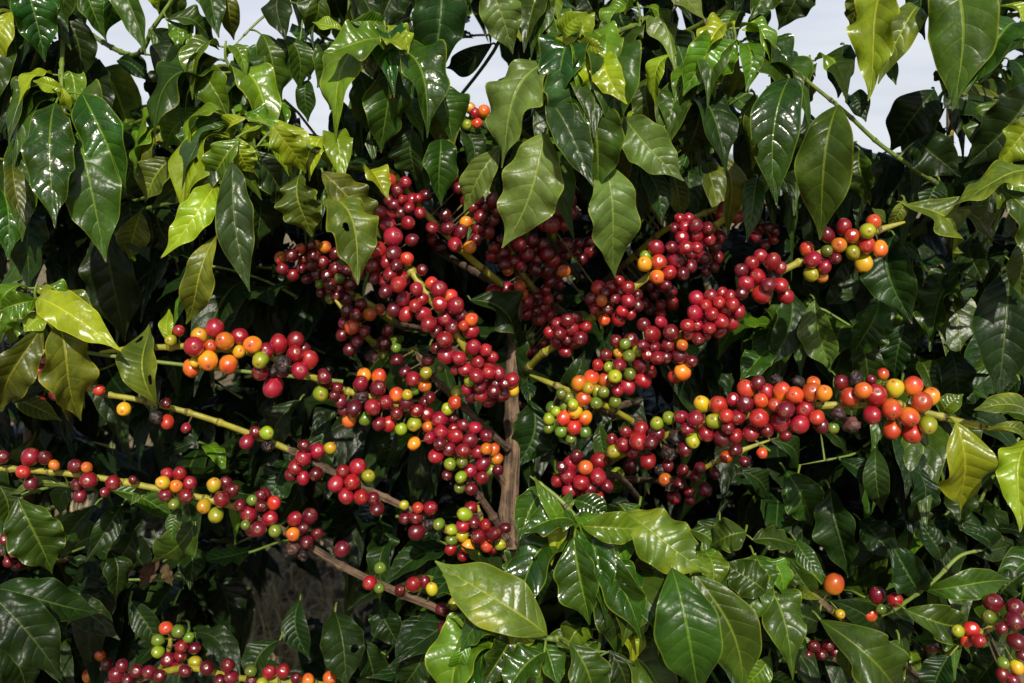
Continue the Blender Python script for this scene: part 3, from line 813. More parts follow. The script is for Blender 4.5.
# ---- R: lower-right fruit
Rt.branch('g1', [(950, 700, 1.30), (900, 660, 1.12), (872, 625, 1.03), (900, 606, 1.0), (935, 580, .99), (960, 556, .99), (985, 550, 1.0)], .0028, .0015, wood=0.1, mat=STEMG)
Rt.branch('g2', [(950, 690, 1.30), (945, 660, 1.05), (962, 642, .97), (990, 628, .955), (1015, 615, .95), (1060, 600, .95)], .0036, .003, wood=0.2)
Rt.branch('g3', [(950, 700, 1.30), (880, 650, 1.10), (838, 616, 1.0), (810, 594, .98), (780, 583, .98), (755, 578, .98)], .0034, .0028, wood=0.5)
Rt.branch('g4', [(950, 690, 1.30), (860, 670, 1.15), (815, 648, 1.08), (800, 640, 1.08)], .003, .002, wood=0.5)
CH['R'] = {
 'g1': "870 614 7.8 O,877 595 8.5 D,895 600 7.5 R,881 609 5.5 G,872 622 5.5 D",
 'g2': "931 646 7.5 D,958 631 6.3 L,971 630 8 S,978 640 7 R,993 603 9.6 D,989 617 7 G,1015 608 9 D,1014 620 9.3 D,1017 642 9 D,1017 667 7 Y,1003 663 6 G,1002 675 6.5 D,1013 680 6.5 D,967 640 6.5 S,1002 628 6 D,1022 655 6 D",
 'g3': "834 584 10 O,840 614 5 Y",
 'g4': "814 646 6 D,828 645 6 D,821 654 6 D,835 652 5 D,808 655 5 D",
}
# ---- stems that carry the leaves
Lt.branch('s1', [(70, 60, 1.3), (66, 20, 1.05), (62, 60, .98), (62, 95, .96)], .003, .0018, mat=STEMG, wood=0)
Lt.branch('s2', [(70, 20, 1.3), (130, 55, 1.1), (155, 25, 1.05), (178, -10, 1.04)], .003, .0022, mat=STEMG, wood=0)
Lt.branch('s3', [(70, 180, 1.3), (110, 190, 1.15), (160, 175, 1.08), (180, 158, 1.04), (140, 132, 1.03)], .003, .0022, mat=STEMG, wood=0)
Lt.branch('s4', [(70, 150, 1.3), (150, 180, 1.12), (205, 175, .97), (228, 150, .93), (236, 138, .92)], .003, .0022, mat=STEMG, wood=0)
Lt.branch('s5', [(70, 500, 1.3), (20, 520, 1.15), (18, 498, 1.02), (60, 485, .98)], .003, .002, mat=STEMG, wood=0)
Lt.branch('s6', [(70, 640, 1.3), (40, 640, 1.15), (10, 610, 1.02), (-10, 590, 1.0)], .003, .002, mat=STEMG, wood=0)
B_.branch('t1', [(436, 60, 1.3), (420, 20, 1.2), (390, 30, 1.05), (386, 45, 1.0)], .003, .002, mat=STEMG, wood=0)
B_.branch('t2', [(436, 150, 1.3), (400, 170, 1.15), (340, 165, .99), (315, 150, .94), (275, 128, .92)], .003, .002, mat=STEMG, wood=0)
B_.branch('t3', [(436, 30, 1.3), (440, -10, 1.15), (440, -40, 1.08)], .003, .002, mat=STEMG, wood=0)
B_.branch('t4', [(436, 60, 1.3), (330, 40, 1.15), (296, 4, 1.07), (266, 15, 1.05), (233, 47, 1.04)], .002, .0012, mat=STEMG, wood=0)
E.branch('u1', [(585, 100, 1.33), (640, 30, 1.1), (600, 38, .96), (578, 38, .90)], .003, .0022, mat=STEMG, wood=0)
E.branch('u2', [(585, 60, 1.33), (640, 50, 1.15), (700, 25, 1.05), (735, 0, 1.02), (760, -25, 1.02)], .0035, .0025, mat=STEMG, wood=0)
E.branch('u3', [(585, 60, 1.33), (600, 20, 1.2), (660, -10, 1.12), (700, -25, 1.1)], .003, .0022, mat=STEMG, wood=0)
Rt.branch('v1', [(950, 260, 1.3), (945, 197, 1.08), (915, 170, 1.0), (878, 143, .98), (845, 112, .95), (812, 85, .93), (792, 68, .92)], .0030, .0013, mat=STEMG, wood=0)
Rt.branch('v2', [(950, 60, 1.3), (960, 0, 1.1), (1000, 30, .98), (1040, 40, .96)], .003, .0022, mat=STEMG, wood=0)
Rt.branch('v3', [(950, 60, 1.3), (930, -20, 1.1), (920, -40, 1.0)], .003, .0022, mat=STEMG, wood=0)
Rt.branch('v4', [(950, 260, 1.3), (980, 230, 1.1), (1010, 200, .98), (1050, 190, .96)], .003, .0022, mat=STEMG, wood=0)
Rt.branch('v5', [(950, 320, 1.3), (960, 290, 1.2), (1000, 270, 1.1), (1030, 262, 1.08)], .003, .0022, mat=STEMG, wood=0)
Rt.branch('v6', [(950, 480, 1.3), (900, 440, 1.2), (850, 455, 1.12), (800, 465, 1.12)], .0018, .001, mat=STEMG, wood=0)
Sh.branch('w1', [(640, 700, .955), (620, 600, .92), (600, 545, .89), (582, 525, .87), (560, 500, .87), (530, 476, .88)], .0032, .0018, mat=STEMG, wood=0)
Sh.branch('w2', [(640, 720, .955), (660, 640, .94), (680, 585, .90), (700, 570, .90), (735, 580, .92), (790, 590, .96)], .0032, .0015, mat=STEMG, wood=0)
Sh.branch('w3', [(640, 760, .955), (600, 690, .90), (570, 645, .86), (546, 638, .85), (505, 632, .86)], .0032, .002, mat=STEMG, wood=0)

# ---- leaves that the photo shows one by one:  base x y, tip x y, width, class, depth
LV = {
 ('L', 's1'): "55 103 55 228 47 G .93,76 134 106 262 56 M .96,82 93 127 196 44 G .95,65 90 33 81 13 Y .95,62 88 64 113 11 Y .94,20 -28 45 62 44 G .95,62 8 80 85 36 D 1.0,12 12 0 72 26 Y .97,12 140 22 242 30 G .97,12 165 25 222 18 O .96,80 -18 107 42 28 M .99,112 -22 106 36 24 G .98,126 -14 146 56 28 M .98,-2 60 -4 140 40 D 1.02,8 30 -12 120 30 M 1.0,45 205 28 292 42 D 1.04,105 225 125 342 54 D 1.08,30 130 60 200 40 D 1.08,20 85 10 150 34 D 1.04,92 60 110 130 36 D 1.07,60 40 40 110 36 D 1.05,0 190 8 260 30 G 1.0,130 200 150 262 34 D 1.08,30 -10 5 30 30 M 1.0,70 -25 60 30 26 M 1.0",
 ('L', 's2'): "140 -12 159 12 16 Y 1.0,150 30 197 68 32 M 1.05,166 20 219 50 32 M 1.03,200 -16 219 38 28 M 1.03,222 -14 234 40 22 O 1.02,118 60 150 82 24 D 1.1,170 60 150 100 30 D 1.1,178 -15 160 20 26 M 1.05,185 70 190 118 30 D 1.1,160 95 190 130 30 D 1.12",
 ('L', 's3'): "205 108 163 148 30 B 1.0,172 158 145 202 36 O 1.0,212 178 152 206 34 M 1.05,150 150 128 200 30 M 1.07,195 150 208 200 34 M 1.06,128 160 116 205 28 M 1.08,140 212 130 260 30 O 1.05,160 200 178 262 34 D 1.1",
 ('L', 's4'): "217 184 161 258 32 Y .93,240 140 206 182 36 B .91,237 139 253 173 28 Y .91,232 162 250 292 38 T .90,216 236 186 324 32 O .92,268 122 238 136 22 Y .93,200 66 229 122 34 B .98,218 60 201 66 15 Y .97,226 56 263 93 36 M 1.0,196 120 210 160 28 T .98,232 150 205 235 30 T .94,250 195 258 250 28 D 1.0",
 ('L', 's5'): "18 498 52 573 54 M .96,110 490 176 521 26 M 1.0,196 520 152 562 36 M 1.0,110 550 116 602 28 D 1.04,122 505 85 562 24 D 1.03,75 482 60 515 20 M 1.0,-6 480 8 530 26 M .97,95 505 60 560 26 D 1.06,135 530 100 580 30 D 1.08,170 540 190 590 30 D 1.1,130 600 160 650 24 D 1.1",
 ('L', 's6'): "-4 588 102 613 44 D .98,-12 590 62 680 54 D .95,20 600 70 640 36 D 1.02,60 600 120 640 30 D 1.1,-10 640 30 700 40 D 1.0",
 ('A', 'left2'): "36 300 -3 312 28 B .93,38 298 121 351 36 Y .92,42 326 1 412 42 O .93,58 320 81 421 52 O .92,156 403 149 324 44 O .93,172 344 169 309 13 Y .935,35 300 10 345 30 B .95,-5 290 -8 340 40 B .96,15 396 56 385 22 D .98,14 398 62 421 20 O .99,52 298 38 286 12 Y .94,44 318 24 332 26 Y .935,60 312 40 300 22 B .95",
 ('A', 'left1'): "70 487 10 494 12 O .95,180 508 172 540 14 M .96,150 492 130 505 12 M .97",
 ('B', 't1'): "387 42 324 52 44 B .93,342 30 312 22 17 Y .94,386 44 408 50 28 Y .93,352 22 389 24 20 B .96,327 44 317 88 28 M .97,357 70 367 132 36 M .97,388 60 381 153 44 M .95,412 128 417 181 38 D .99,400 100 395 165 34 D 1.03,340 60 330 110 28 D 1.04,372 40 400 60 22 O .97",
 ('B', 't2'): "272 124 306 173 32 Y .90,255 148 290 177 14 Y .92,250 150 285 212 42 T .94,300 174 312 237 42 O .91,322 172 381 238 42 O .89,325 198 358 285 48 O .90,365 172 389 199 26 Y .92,246 118 236 140 20 Y .93,240 132 262 200 26 M .95,287 160 300 215 30 T .95,262 190 272 235 28 D 1.0,300 150 320 200 34 D 1.0",
 ('B', 't3'): "440 -22 428 94 56 D 1.0,476 -32 446 44 60 T .98,435 90 453 143 44 M .99,440 138 441 206 36 M .98,486 -18 513 54 42 P .98,492 44 446 68 24 D 1.04,410 20 400 90 36 D 1.06,400 -20 380 30 36 D 1.05,420 100 400 150 32 D 1.05,500 148 464 213 32 P .91,434 42 420 62 16 T .97,460 130 475 175 24 D 1.06,408 60 425 120 34 D 1.06",
 ('B', 't4'): "291 -12 285 40 30 D 1.02,315 -12 305 38 24 M 1.02,283 35 300 92 26 M 1.03,262 34 282 102 36 M 1.03,308 80 308 122 20 M 1.05,300 40 310 80 26 D 1.08,340 100 352 150 30 D 1.1,285 110 290 160 30 D 1.1,330 -15 345 20 26 D 1.05",
 ('E', 'u1'): "562 56 575 155 62 T .88,552 62 502 168 58 P .89,545 132 502 248 62 P .88,590 92 598 195 56 M .865,602 160 615 278 52 P .89,548 100 594 187 38 T .87,562 34 588 12 20 Y .865,577 38 547 55 15 Y .86,578 42 589 84 34 G .86,592 46 591 116 40 Y .855,606 52 627 104 30 Y .865,580 42 605 50 15 Y .855,560 34 535 62 28 M .92,590 52 612 70 22 B .88,572 95 580 150 26 G .875,606 120 622 195 34 M .92,530 60 512 120 36 D 1.0",
 ('E', 'u2'): "625 118 684 181 44 P .92,736 40 697 94 42 B .92,712 30 683 96 38 B .94,676 54 655 106 22 Y .94,742 44 746 92 24 B .94,766 40 742 30 14 Y .95,700 100 685 156 40 D .97,725 104 722 166 28 D .99,682 94 668 150 28 M .97,648 78 656 136 28 M .98,715 150 729 234 26 O .96,755 94 760 162 22 M .97,758 178 746 242 22 M .96,640 165 662 225 26 D 1.06,770 10 752 50 24 D 1.05,690 110 700 160 30 D 1.02,660 110 650 170 28 D 1.05,738 120 742 190 26 D 1.05,672 172 682 220 22 O 1.08,645 150 640 230 24 D 1.1",
 ('E', 'u3'): "650 8 674 52 32 D 1.06,664 -12 706 20 28 P 1.02,618 0 640 60 38 D 1.08,612 15 600 50 26 D 1.08,560 -22 540 40 44 D 1.06,520 -20 545 45 44 M 1.02,590 -22 600 22 36 D 1.07,640 -25 625 15 30 P 1.05,700 -20 720 20 34 D 1.08,540 0 520 70 34 D 1.1,640 40 660 85 30 D 1.1,610 60 640 110 30 D 1.08,735 -25 760 20 36 D 1.04,745 15 725 40 20 M 1.0",
 ('R', 'v1'): "790 78 777 206 48 G .89,838 105 820 240 54 M .90,845 45 838 98 28 D 1.0,798 62 768 76 26 M 1.0,812 70 800 110 34 O 1.0,935 90 890 152 48 D 1.02,916 140 961 177 42 D .98,878 60 896 85 14 M 1.0,770 90 752 170 26 O .96,805 110 800 170 26 D 1.0,860 150 870 205 30 M 1.04,880 160 850 200 28 D 1.05,850 96 866 122 22 D 1.0,905 205 955 263 48 O .94,885 222 872 208 10 O .95,905 200 888 232 14 O .95,895 235 912 324 50 D 1.02,760 120 756 190 30 D 1.04,785 140 795 200 30 D 1.06",
 ('R', 'v2'): "895 -22 868 101 44 Y .92,918 8 878 84 30 O .96,946 -28 952 111 64 M .93,1021 28 964 96 50 M .93,985 20 965 60 26 D 1.0,870 -22 850 30 30 O .97,880 -30 868 20 24 M 1.0,1010 -20 1000 30 34 D 1.02,930 -20 925 40 34 D 1.0,995 -12 965 28 24 M .98",
 ('R', 'v3'): "805 -25 778 30 40 D 1.02,775 -25 750 20 40 M 1.0,830 -35 800 -2 30 D 1.04,755 -20 735 12 30 D 1.04",
 ('R', 'v4'): "1034 84 964 168 62 D .99,1034 118 997 170 36 Y .94,1042 184 949 207 38 O .93,998 188 1038 282 42 M .93,958 208 992 246 34 O .97,1010 60 1030 120 40 D 1.03,980 130 950 190 30 D 1.05,1000 100 985 160 34 M 1.02,940 180 925 215 26 D 1.04,1030 230 1022 300 30 P .98,970 240 985 285 30 D 1.07",
 ('R', 'v5'): "1010 270 998 400 64 D 1.03,975 262 930 352 42 M 1.08,940 265 935 330 30 D 1.1,815 300 830 372 36 P 1.08,880 300 850 360 40 M 1.1,1005 255 980 300 24 D 1.08,790 290 765 370 34 D 1.12,860 330 870 395 30 D 1.12,905 320 895 380 34 D 1.12,770 350 740 380 30 M 1.08,835 375 870 410 24 D 1.12,950 350 962 410 34 D 1.1,920 360 940 400 26 M 1.12,1020 380 1000 415 24 D 1.04",
 ('C', 'main'): "942 414 963 394 20 B .86,1034 420 974 410 26 O .85,956 422 961 509 56 Y .84,1038 440 1020 532 38 Y .84,990 428 1030 440 14 O .85,944 418 920 428 8 O .86",
 ('C', 'mix'): "470 300 522 345 50 D 1.04,560 385 585 350 22 D 1.04,530 400 515 470 44 D 1.07,545 420 530 490 36 D 1.09,600 425 610 470 16 M 1.02,525 330 512 400 36 D 1.08",
 ('R', 'v6'): "785 470 812 526 42 M 1.04,830 488 848 578 42 D 1.03,875 448 883 513 26 D 1.08,912 462 908 529 28 D 1.08,840 460 870 490 26 D 1.1,770 440 800 470 26 D 1.12,795 490 780 530 30 D 1.1,860 520 900 560 34 D 1.12,940 450 930 500 30 D 1.1,980 480 960 530 34 D 1.12,820 430 850 455 24 D 1.12,900 500 930 540 28 D 1.1,740 470 770 500 26 D 1.12,950 520 1000 550 30 D 1.12",
 ('R', 'g3'): "752 540 798 546 28 M .96,795 540 826 577 18 M .98,818 622 758 600 42 D .97,754 555 762 602 32 M .95,810 592 790 560 22 M .98,800 588 820 600 10 O .96,830 600 800 640 32 D 1.04,780 585 800 625 32 D 1.02,760 640 800 680 30 G 1.0,740 610 752 660 30 D 1.02,770 655 740 690 24 B .98",
 ('R', 'g1'): "905 610 970 623 36 M .96,925 590 1014 581 28 M .98,920 588 888 538 36 D 1.0,985 550 960 530 24 D 1.02,970 552 1010 545 22 D 1.02,880 628 830 600 24 D 1.02,940 560 920 520 26 D 1.05",
 ('R', 'g2'): "820 620 906 694 60 M .90,1012 640 966 694 34 D 1.0,960 650 910 640 34 M .98,900 640 870 690 36 M .94,950 655 930 700 34 D .95,1000 600 1030 570 30 D 1.02,860 640 850 680 24 M .88",
 ('S', 'w1'): "546 488 518 546 32 G .885,578 526 518 534 36 G .865,574 537 590 625 46 G .845,600 540 617 660 58 G .862,582 526 646 529 32 B .85,625 512 713 574 54 N .875,574 500 609 521 26 G .90,558 526 534 476 16 B .87,560 540 535 610 36 D .92,600 560 640 610 36 D .93,575 500 560 540 20 B .88,545 545 520 600 36 M .93,640 505 615 535 24 M .91,560 520 572 490 14 M .88,620 540 650 590 36 D .93,575 560 565 620 34 D .9",
 ('S', 'w2'): "672 568 700 700 66 M .845,693 572 744 694 56 M .865,648 562 660 652 38 D .90,640 528 683 571 28 G .89,746 532 711 546 36 M .93,766 592 721 562 38 M .92,700 580 640 600 30 D .95,725 600 745 650 34 D .95,690 530 720 560 30 M .95,652 550 672 600 24 B .885,740 560 775 590 30 M .96,720 520 700 550 26 D .97",
 ('S', 'w3'): "547 635 435 561 62 N .84,500 636 449 616 24 B .85,506 612 460 652 32 G .855,470 640 462 672 20 B .85,515 630 480 690 36 G .86,570 642 597 704 46 M .83,545 652 504 696 42 G .84,610 650 625 700 34 D .88,540 640 560 690 30 M .87,520 600 535 640 34 D .89,460 660 445 700 34 D .9,500 650 470 700 30 M .88",
 ('A', 'low2'): "335 612 346 690 44 D 1.02,380 600 400 650 30 D 1.06,390 540 380 600 26 D 1.08,300 600 310 660 26 D 1.12,430 640 400 690 34 D 1.0,400 560 430 610 28 D 1.08,362 640 380 690 34 D 1.04,280 640 250 690 30 D 1.06",
 ('A', 'q'): "330 420 322 480 30 D 1.06,395 430 380 470 24 D 1.08,300 400 270 450 36 D 1.08,290 460 265 510 34 D 1.08,380 520 370 570 30 D 1.1,430 345 400 420 42 D 1.06",
}
HOLES = {(325, 198): [(0.5, 0.35, 0.05, 0.13)], (156, 403): [(0.78, -0.45, 0.05, 0.16), (0.2, 0.5, 0.05, 0.2)], (335, 612): [(0.55, -0.5, 0.05, 0.2)], (300, 174): [(0.45, -0.3, 0.03, 0.1)], (790, 78): [(0.66, 0.95, 0.05, 0.25)], (625, 512): [(0.78, -0.85, 0.05, 0.3)]}
SPEC = {(156, 403): dict(fold=0.9, wave=0.1), (574, 537): dict(fold=0.8, twist=0.4, bow=0.1, wave=0.25), (600, 540): dict(fold=0.55, twist=-0.2, wave=0.3, bow=0.12), (542, 488): dict(fold=0.6), (578, 526): dict(fold=0.55, bow=0.18), (547, 635): dict(fold=0.12, wave=0.08, roll=0),
        (790, 78): dict(fold=0.35, roll=-8, wave=0.08), (838, 105): dict(fold=0.15, roll=5), (55, 103): dict(fold=0.3, roll=6), (76, 134): dict(fold=0.15, roll=0), (562, 56): dict(fold=0.5, roll=-10, bow=0.2), (552, 62): dict(roll=20, bow=0.2), (545, 132): dict(fold=0.15, roll=5, bow=0.12, twist=0.2), (590, 92): dict(fold=0.3, roll=0, bow=0.15), (602, 160): dict(fold=0.35, roll=-15), (672, 568): dict(fold=0.2, wave=0.06, roll=0), (693, 572): dict(fold=0.3, wave=0.08, roll=10),
        (387, 42): dict(fold=0.35, wave=0.3, bow=0.15), (38, 298): dict(fold=0.3, wave=0.3, bow=0.14), (232, 162): dict(wave=0.4, twist=0.6), (545, 112): dict(wave=0.45, twist=0.5), (946, -28): dict(fold=0.15, wave=0.2, roll=0), (625, 512): dict(fold=0.1, roll=0)}
for (tk, bk), s in LV.items():
    for row in s.split(','):
        q = row.split()
        bx, by, tx, ty, wp = map(float, q[:5])
        kk = (int(bx), int(by))
        TR[tk].leaf(bk, bx, by, tx, ty, wp, q[5], float(q[6]), holes=HOLES.get(kk, ()), **SPEC.get(kk, {}))

# ---- whorls of arching, hanging leaves at the shoot tips
def whorl(tk, x, y, d, n, cls, lo=0.085, hi=0.125, spread=1.0, reach=0.45):
    t = TR[tk]
    c = at(x, y, d)
    key = 'wh%d_%d' % (x, y)
    rs = random.Random(int(x * 7 + y * 13))
    up0 = Vector((rs.uniform(-.25, .25), -0.12, 1)).normalized()
    trunk_p = Vector((t.base.x * 0.6 + c.x * 0.4, max(c.y + 0.10, min(t.base.y, c.y + 0.25)), c.z - 0.10))
    pth = smooth_path([(trunk_p, 0.0024, 0.3), (c + Vector((0, 0.03, -0.05)), 0.002, 0.0), (c, 0.0016, 0.0), (c + up0 * 0.018, 0.001, 0.0)], 6)
    mb = MB()
    tube(mb, pth, 7, 0)
    t.branches[key] = dict(path=pth, mb=mb, mat=STEMG, name='branch', leaves=[], obj=None)
    a0 = rs.uniform(0, 6.28)
    for i in range(n):
        a = a0 + i * math.pi * (1.0 if i % 2 else 0.5) + rs.uniform(-.35, .35)
        lvl = i // 2
        o = Vector((math.cos(a), -abs(math.sin(a)) * 0.8 - 0.15, 0)).normalized()
        ln = rs.uniform(lo, hi) * (0.55 + 0.2 * min(lvl, 3))
        b = c - up0 * (0.012 * lvl - 0.012)
        Bq = b + o * 0.007
        cp = Bq + o * ln * reach * rs.uniform(0.7, 1.15) * spread + Vector((0, 0, ln * rs.uniform(0.02, 0.3)))
        Tq = Bq + o * ln * rs.uniform(0.35, 0.62) * spread - Vector((0, 0, ln * rs.uniform(0.5, 0.85)))
        k = rs.choice(cls) if lvl else rs.choice('BYB')
        hl = ()
        if rs.random() < 0.12:
            hl = [(rs.uniform(.3, .8), rs.uniform(-.8, .8), 0.03, 0.10)]
        g = leaf_geo(Bq, Tq, ln * rs.uniform(0.38, 0.5), Vector((0, -0.4, 1)), fold=rs.uniform(0.2, 0.8), wave=rs.uniform(0.16, 0.34), nw=rs.uniform(2.0, 3.4), twist=rs.uniform(-.6, .6), nu=30 if not hl else 80, nv=12 if not hl else 36, rs=rs, ctrl=cp, holes=hl)
        mb2 = MB()
        mb2.add(*g, 0)
        tube(mb2, [(b, 0.0012, 0), (Bq + (cp - Bq) * 0.03, 0.0009, 0)], 6, 1)
        t.branches[key]['leaves'].append((mb2, k))


WH = [('L', 62, 88, .985, 6, 'GMM'), ('L', 226, 60, .97, 6, 'BMM'), ('L', 238, 128, .945, 7, 'BTMY'), ('L', 190, 40, 1.06, 4, 'MD'), ('L', 20, -5, .99, 5, 'GM'), ('L', 180, 130, 1.03, 5, 'OMB'),
      ('B', 386, 40, .96, 6, 'GGB'), ('B', 258, 120, 1.0, 5, 'MDO'), ('B', 330, 150, .97, 4, 'OM'), ('B', 350, -12, 1.05, 5, 'MDB'), ('B', 395, 112, 1.03, 4, 'DD'), ('B', 500, -15, 1.04, 4, 'MD'),
      ('E', 578, 38, .90, 8, 'BGM'), ('E', 735, 42, .945, 7, 'BGM'), ('E', 690, 90, .98, 5, 'MDM'), ('E', 640, 20, 1.05, 6, 'MP'), ('E', 655, 120, 1.03, 4, 'MD'), ('E', 540, 5, 1.03, 5, 'MM'), ('E', 605, 80, 1.0, 5, 'MM'),
      ('R', 808, 74, .98, 3, 'MG'), ('R', 985, 20, 1.0, 4, 'MM'), ('R', 1005, 190, 1.0, 4, 'OM'),
      ('S', 572, 528, .885, 7, 'GGG'), ('S', 640, 548, .90, 6, 'GGM'), ('S', 500, 628, .88, 7, 'BGG'), ('S', 700, 560, .93, 6, 'MGM'), ('S', 755, 570, .96, 5, 'MM'), ('S', 600, 640, .90, 6, 'GMM'),
      ('A', 36, 300, .965, 5, 'BO')]
for a_ in WH:
    whorl(*a_)

for tk, D in CH.items():
    for bk, s in D.items():
        for row in s.split(','):
            q = row.split()
            if len(q) == 4:
                TR[tk].cherry(bk, float(q[0]), float(q[1]), float(q[2]), q[3])
for tk, CLS in (('B', B_CL), ('C', C_CL), ('E', E_CL)):
    for (bk, cx, cy, rx, ry, n, r, pal) in CLS:
        TR[tk].cluster(bk, cx, cy, rx, ry, n, r, pal)

# push cherries apart along the line of sight until none cuts another
allc = [(t, c) for t in TR.values() for c in t.cherries]
pos = [at(c['x'], c['y'], c['d']) for t, c in allc]
P = np.array([list(p) for p in pos])
Rr = np.array([c['R'] for t, c in allc])
dirs = np.array([list((p - CAM).normalized()) for p in pos])
up = np.array([rng.random() for _ in allc])
for it in range(60):
    D = P[:, None, :] - P[None, :, :]
    dist = np.sqrt((D ** 2).sum(-1)) + 1e-9
    ov = 0.95 * (Rr[:, None] + Rr[None, :]) - dist
    np.fill_diagonal(ov, -1)
    I, J = np.where(np.triu(ov > 0))
    if len(I) == 0:
        break
    for i, j in zip(I, J):
        o = ov[i, j]
        dd = float(np.dot(P[i] - P[j], dirs[i]))
        sgn = 1.0 if dd > 0 else -1.0
        if abs(dd) < 1e-4:
            sgn = 1.0 if i > j else -1.0
        P[i] += dirs[i] * sgn * o * 0.45
        P[j] -= dirs[j] * sgn * o * 0.45
        lat = (P[i] - P[j]) / dist[i, j]
        P[i] += lat * o * 0.12
        P[j] -= lat * o * 0.12
for (t, c), p in zip(allc, P):
    c['p'] = Vector(p)

# ---- build branches, their stalks, leaves and cherries
cherry_objs = []
for tk, t in TR.items():
    for bk, br in t.branches.items():
        for c in t.cherries:
            if c['key'] != bk:
                continue
            d = (c['p'] - c['bp'])
            if d.length > 0.006:
                tube(br['mb'], [(c['bp'], 0.0013, 0.5), (c['bp'].lerp(c['p'], 0.5), 0.0008, 0.6), (c['p'], 0.0010, 0.45)], 5, 0)
        br['obj'] = t.child(br['name'], br['mb'].mesh('branch', [br['mat']]))
        for mb, cls in br['leaves']:
            t.child('leaf', mb.mesh('leaf', [LM[cls], STEMG]), br['obj'])
    for i, c in enumerate(t.cherries):
        out_dir = (c['p'] - c['bp']).normalized() + Vector((random.uniform(-.55, .55), random.uniform(-.75, .2), random.uniform(-.55, .45)))
        gi = random.choice((4, 5)) if c['c'] == 'K' else random.randrange(4)
        o = link('cherry', cherry_me(gi, c['c']), t.branches[c['key']]['obj'])
        rot = out_dir.to_track_quat('Z', 'Y').to_matrix().to_4x4() @ Matrix.Rotation(random.uniform(0, 6.28), 4, 'Z')
        o.matrix_basis = Matrix.Translation(c['p']) @ rot @ Matrix.Diagonal((c['R'], c['R'], c['R'], 1))
        o.location = c['p']
        c['o'] = o
        c['gi'] = gi

# ------------------------------------------------------------------ filler foliage
GAPS = [(488, 90, 500, 118), (730, 150, 745, 172), (96, 34, 118, 52), (146, 4, 172, 46), (186, 22, 202, 42), (244, 572, 330, 650), (868, 86, 894, 140), (882, 60, 916, 104), (846, 36, 872, 100), (140, -30, 165, 18), (116, 58, 152, 96), (232, -30, 288, 52), (303, 72, 342, 132), (438, 58, 492, 104), (760, -40, 884, 134), (356, -40, 372, 10), (622, 20, 634, 66), (884, 20, 925, 90), (58, 58, 72, 84), (960, -10, 992, 12), (725, 150, 740, 200)]


def in_gap(p, mx_=11):
    x, y, d = proj(p)
    return any(g[0] - mx_ < x < g[2] + mx_ and g[1] - mx_ < y < g[3] + mx_ for g in GAPS)


def twig(mbs, p, direction, npair, lmin, lmax, cls, nu=12, nv=6, check=True, stem_r=0.0016, out_n=None):
    """a leafy twig: pairs of drooping leaves along a thin stem. mbs = [mb]; cls: weighted string"""
    mb = mbs
    d = direction.normalized()
    q = p.copy()
    pts = [(q.copy(), stem_r * 1.3, 0.0)]
    side = d.cross(Vector((0, 0, 1)))
    if side.length < 0.1:
        side = Vector((1, 0, 0))
    side.normalize()
    k = random.choice(cls)
    n_made = 0
    for i in range(npair):
        q = q + d * random.uniform(0.022, 0.036)
        d = (d + Vector((random.uniform(-.15, .15), random.uniform(-.15, .15), random.uniform(-.22, .06)))).normalized()
        pts.append((q.copy(), stem_r, 0.0))
        side = (Matrix.Rotation(R(random.uniform(50, 90)), 3, d) @ side).normalized()
        last = i == npair - 1
        for sg in (-1, 1):
            ln = random.uniform(lmin, lmax) * (0.55 if last else 1.0)
            ld = (side * sg * random.uniform(0.6, 1.1) + d * random.uniform(0.3, 0.8) + Vector((0, -0.12, random.uniform(-1.1, -0.35)))).normalized()
            Bq = q + ld * 0.008
            Tq = Bq + ld * ln + Vector((0, 0, -0.12 * ln))
            if check and (in_gap(Tq) or in_gap(Bq.lerp(Tq, 0.5)) or in_gap(Bq)):
                continue
            hz = Vector((ld.x, ld.y, 0.25)).normalized()
            cp = Bq + hz * ln * random.uniform(0.30, 0.5)
            nn = Vector((random.uniform(-.3, .3), -0.5, 1.0))
            kk = random.choice(cls) if random.random() < 0.35 else k
            if last and kk in 'DM' and random.random() < 0.25:
                kk = 'B'
            g = leaf_geo(Bq, Tq, ln * random.uniform(0.36, 0.46), nn, bow=random.uniform(0.03, 0.16), fold=random.uniform(0.1, 0.5), wave=random.uniform(0.12, 0.3), nw=random.uniform(2.5, 4), twist=random.uniform(-.5, .5), nu=nu, nv=nv, ctrl=cp)
            mb.add(*g, LKEYS.index(kk))
            n_made += 1
    if n_made and not (check and any(in_gap(q_[0], 3) for q_ in pts)):
        tube(mb, pts, 5, len(LKEYS))
    return n_made


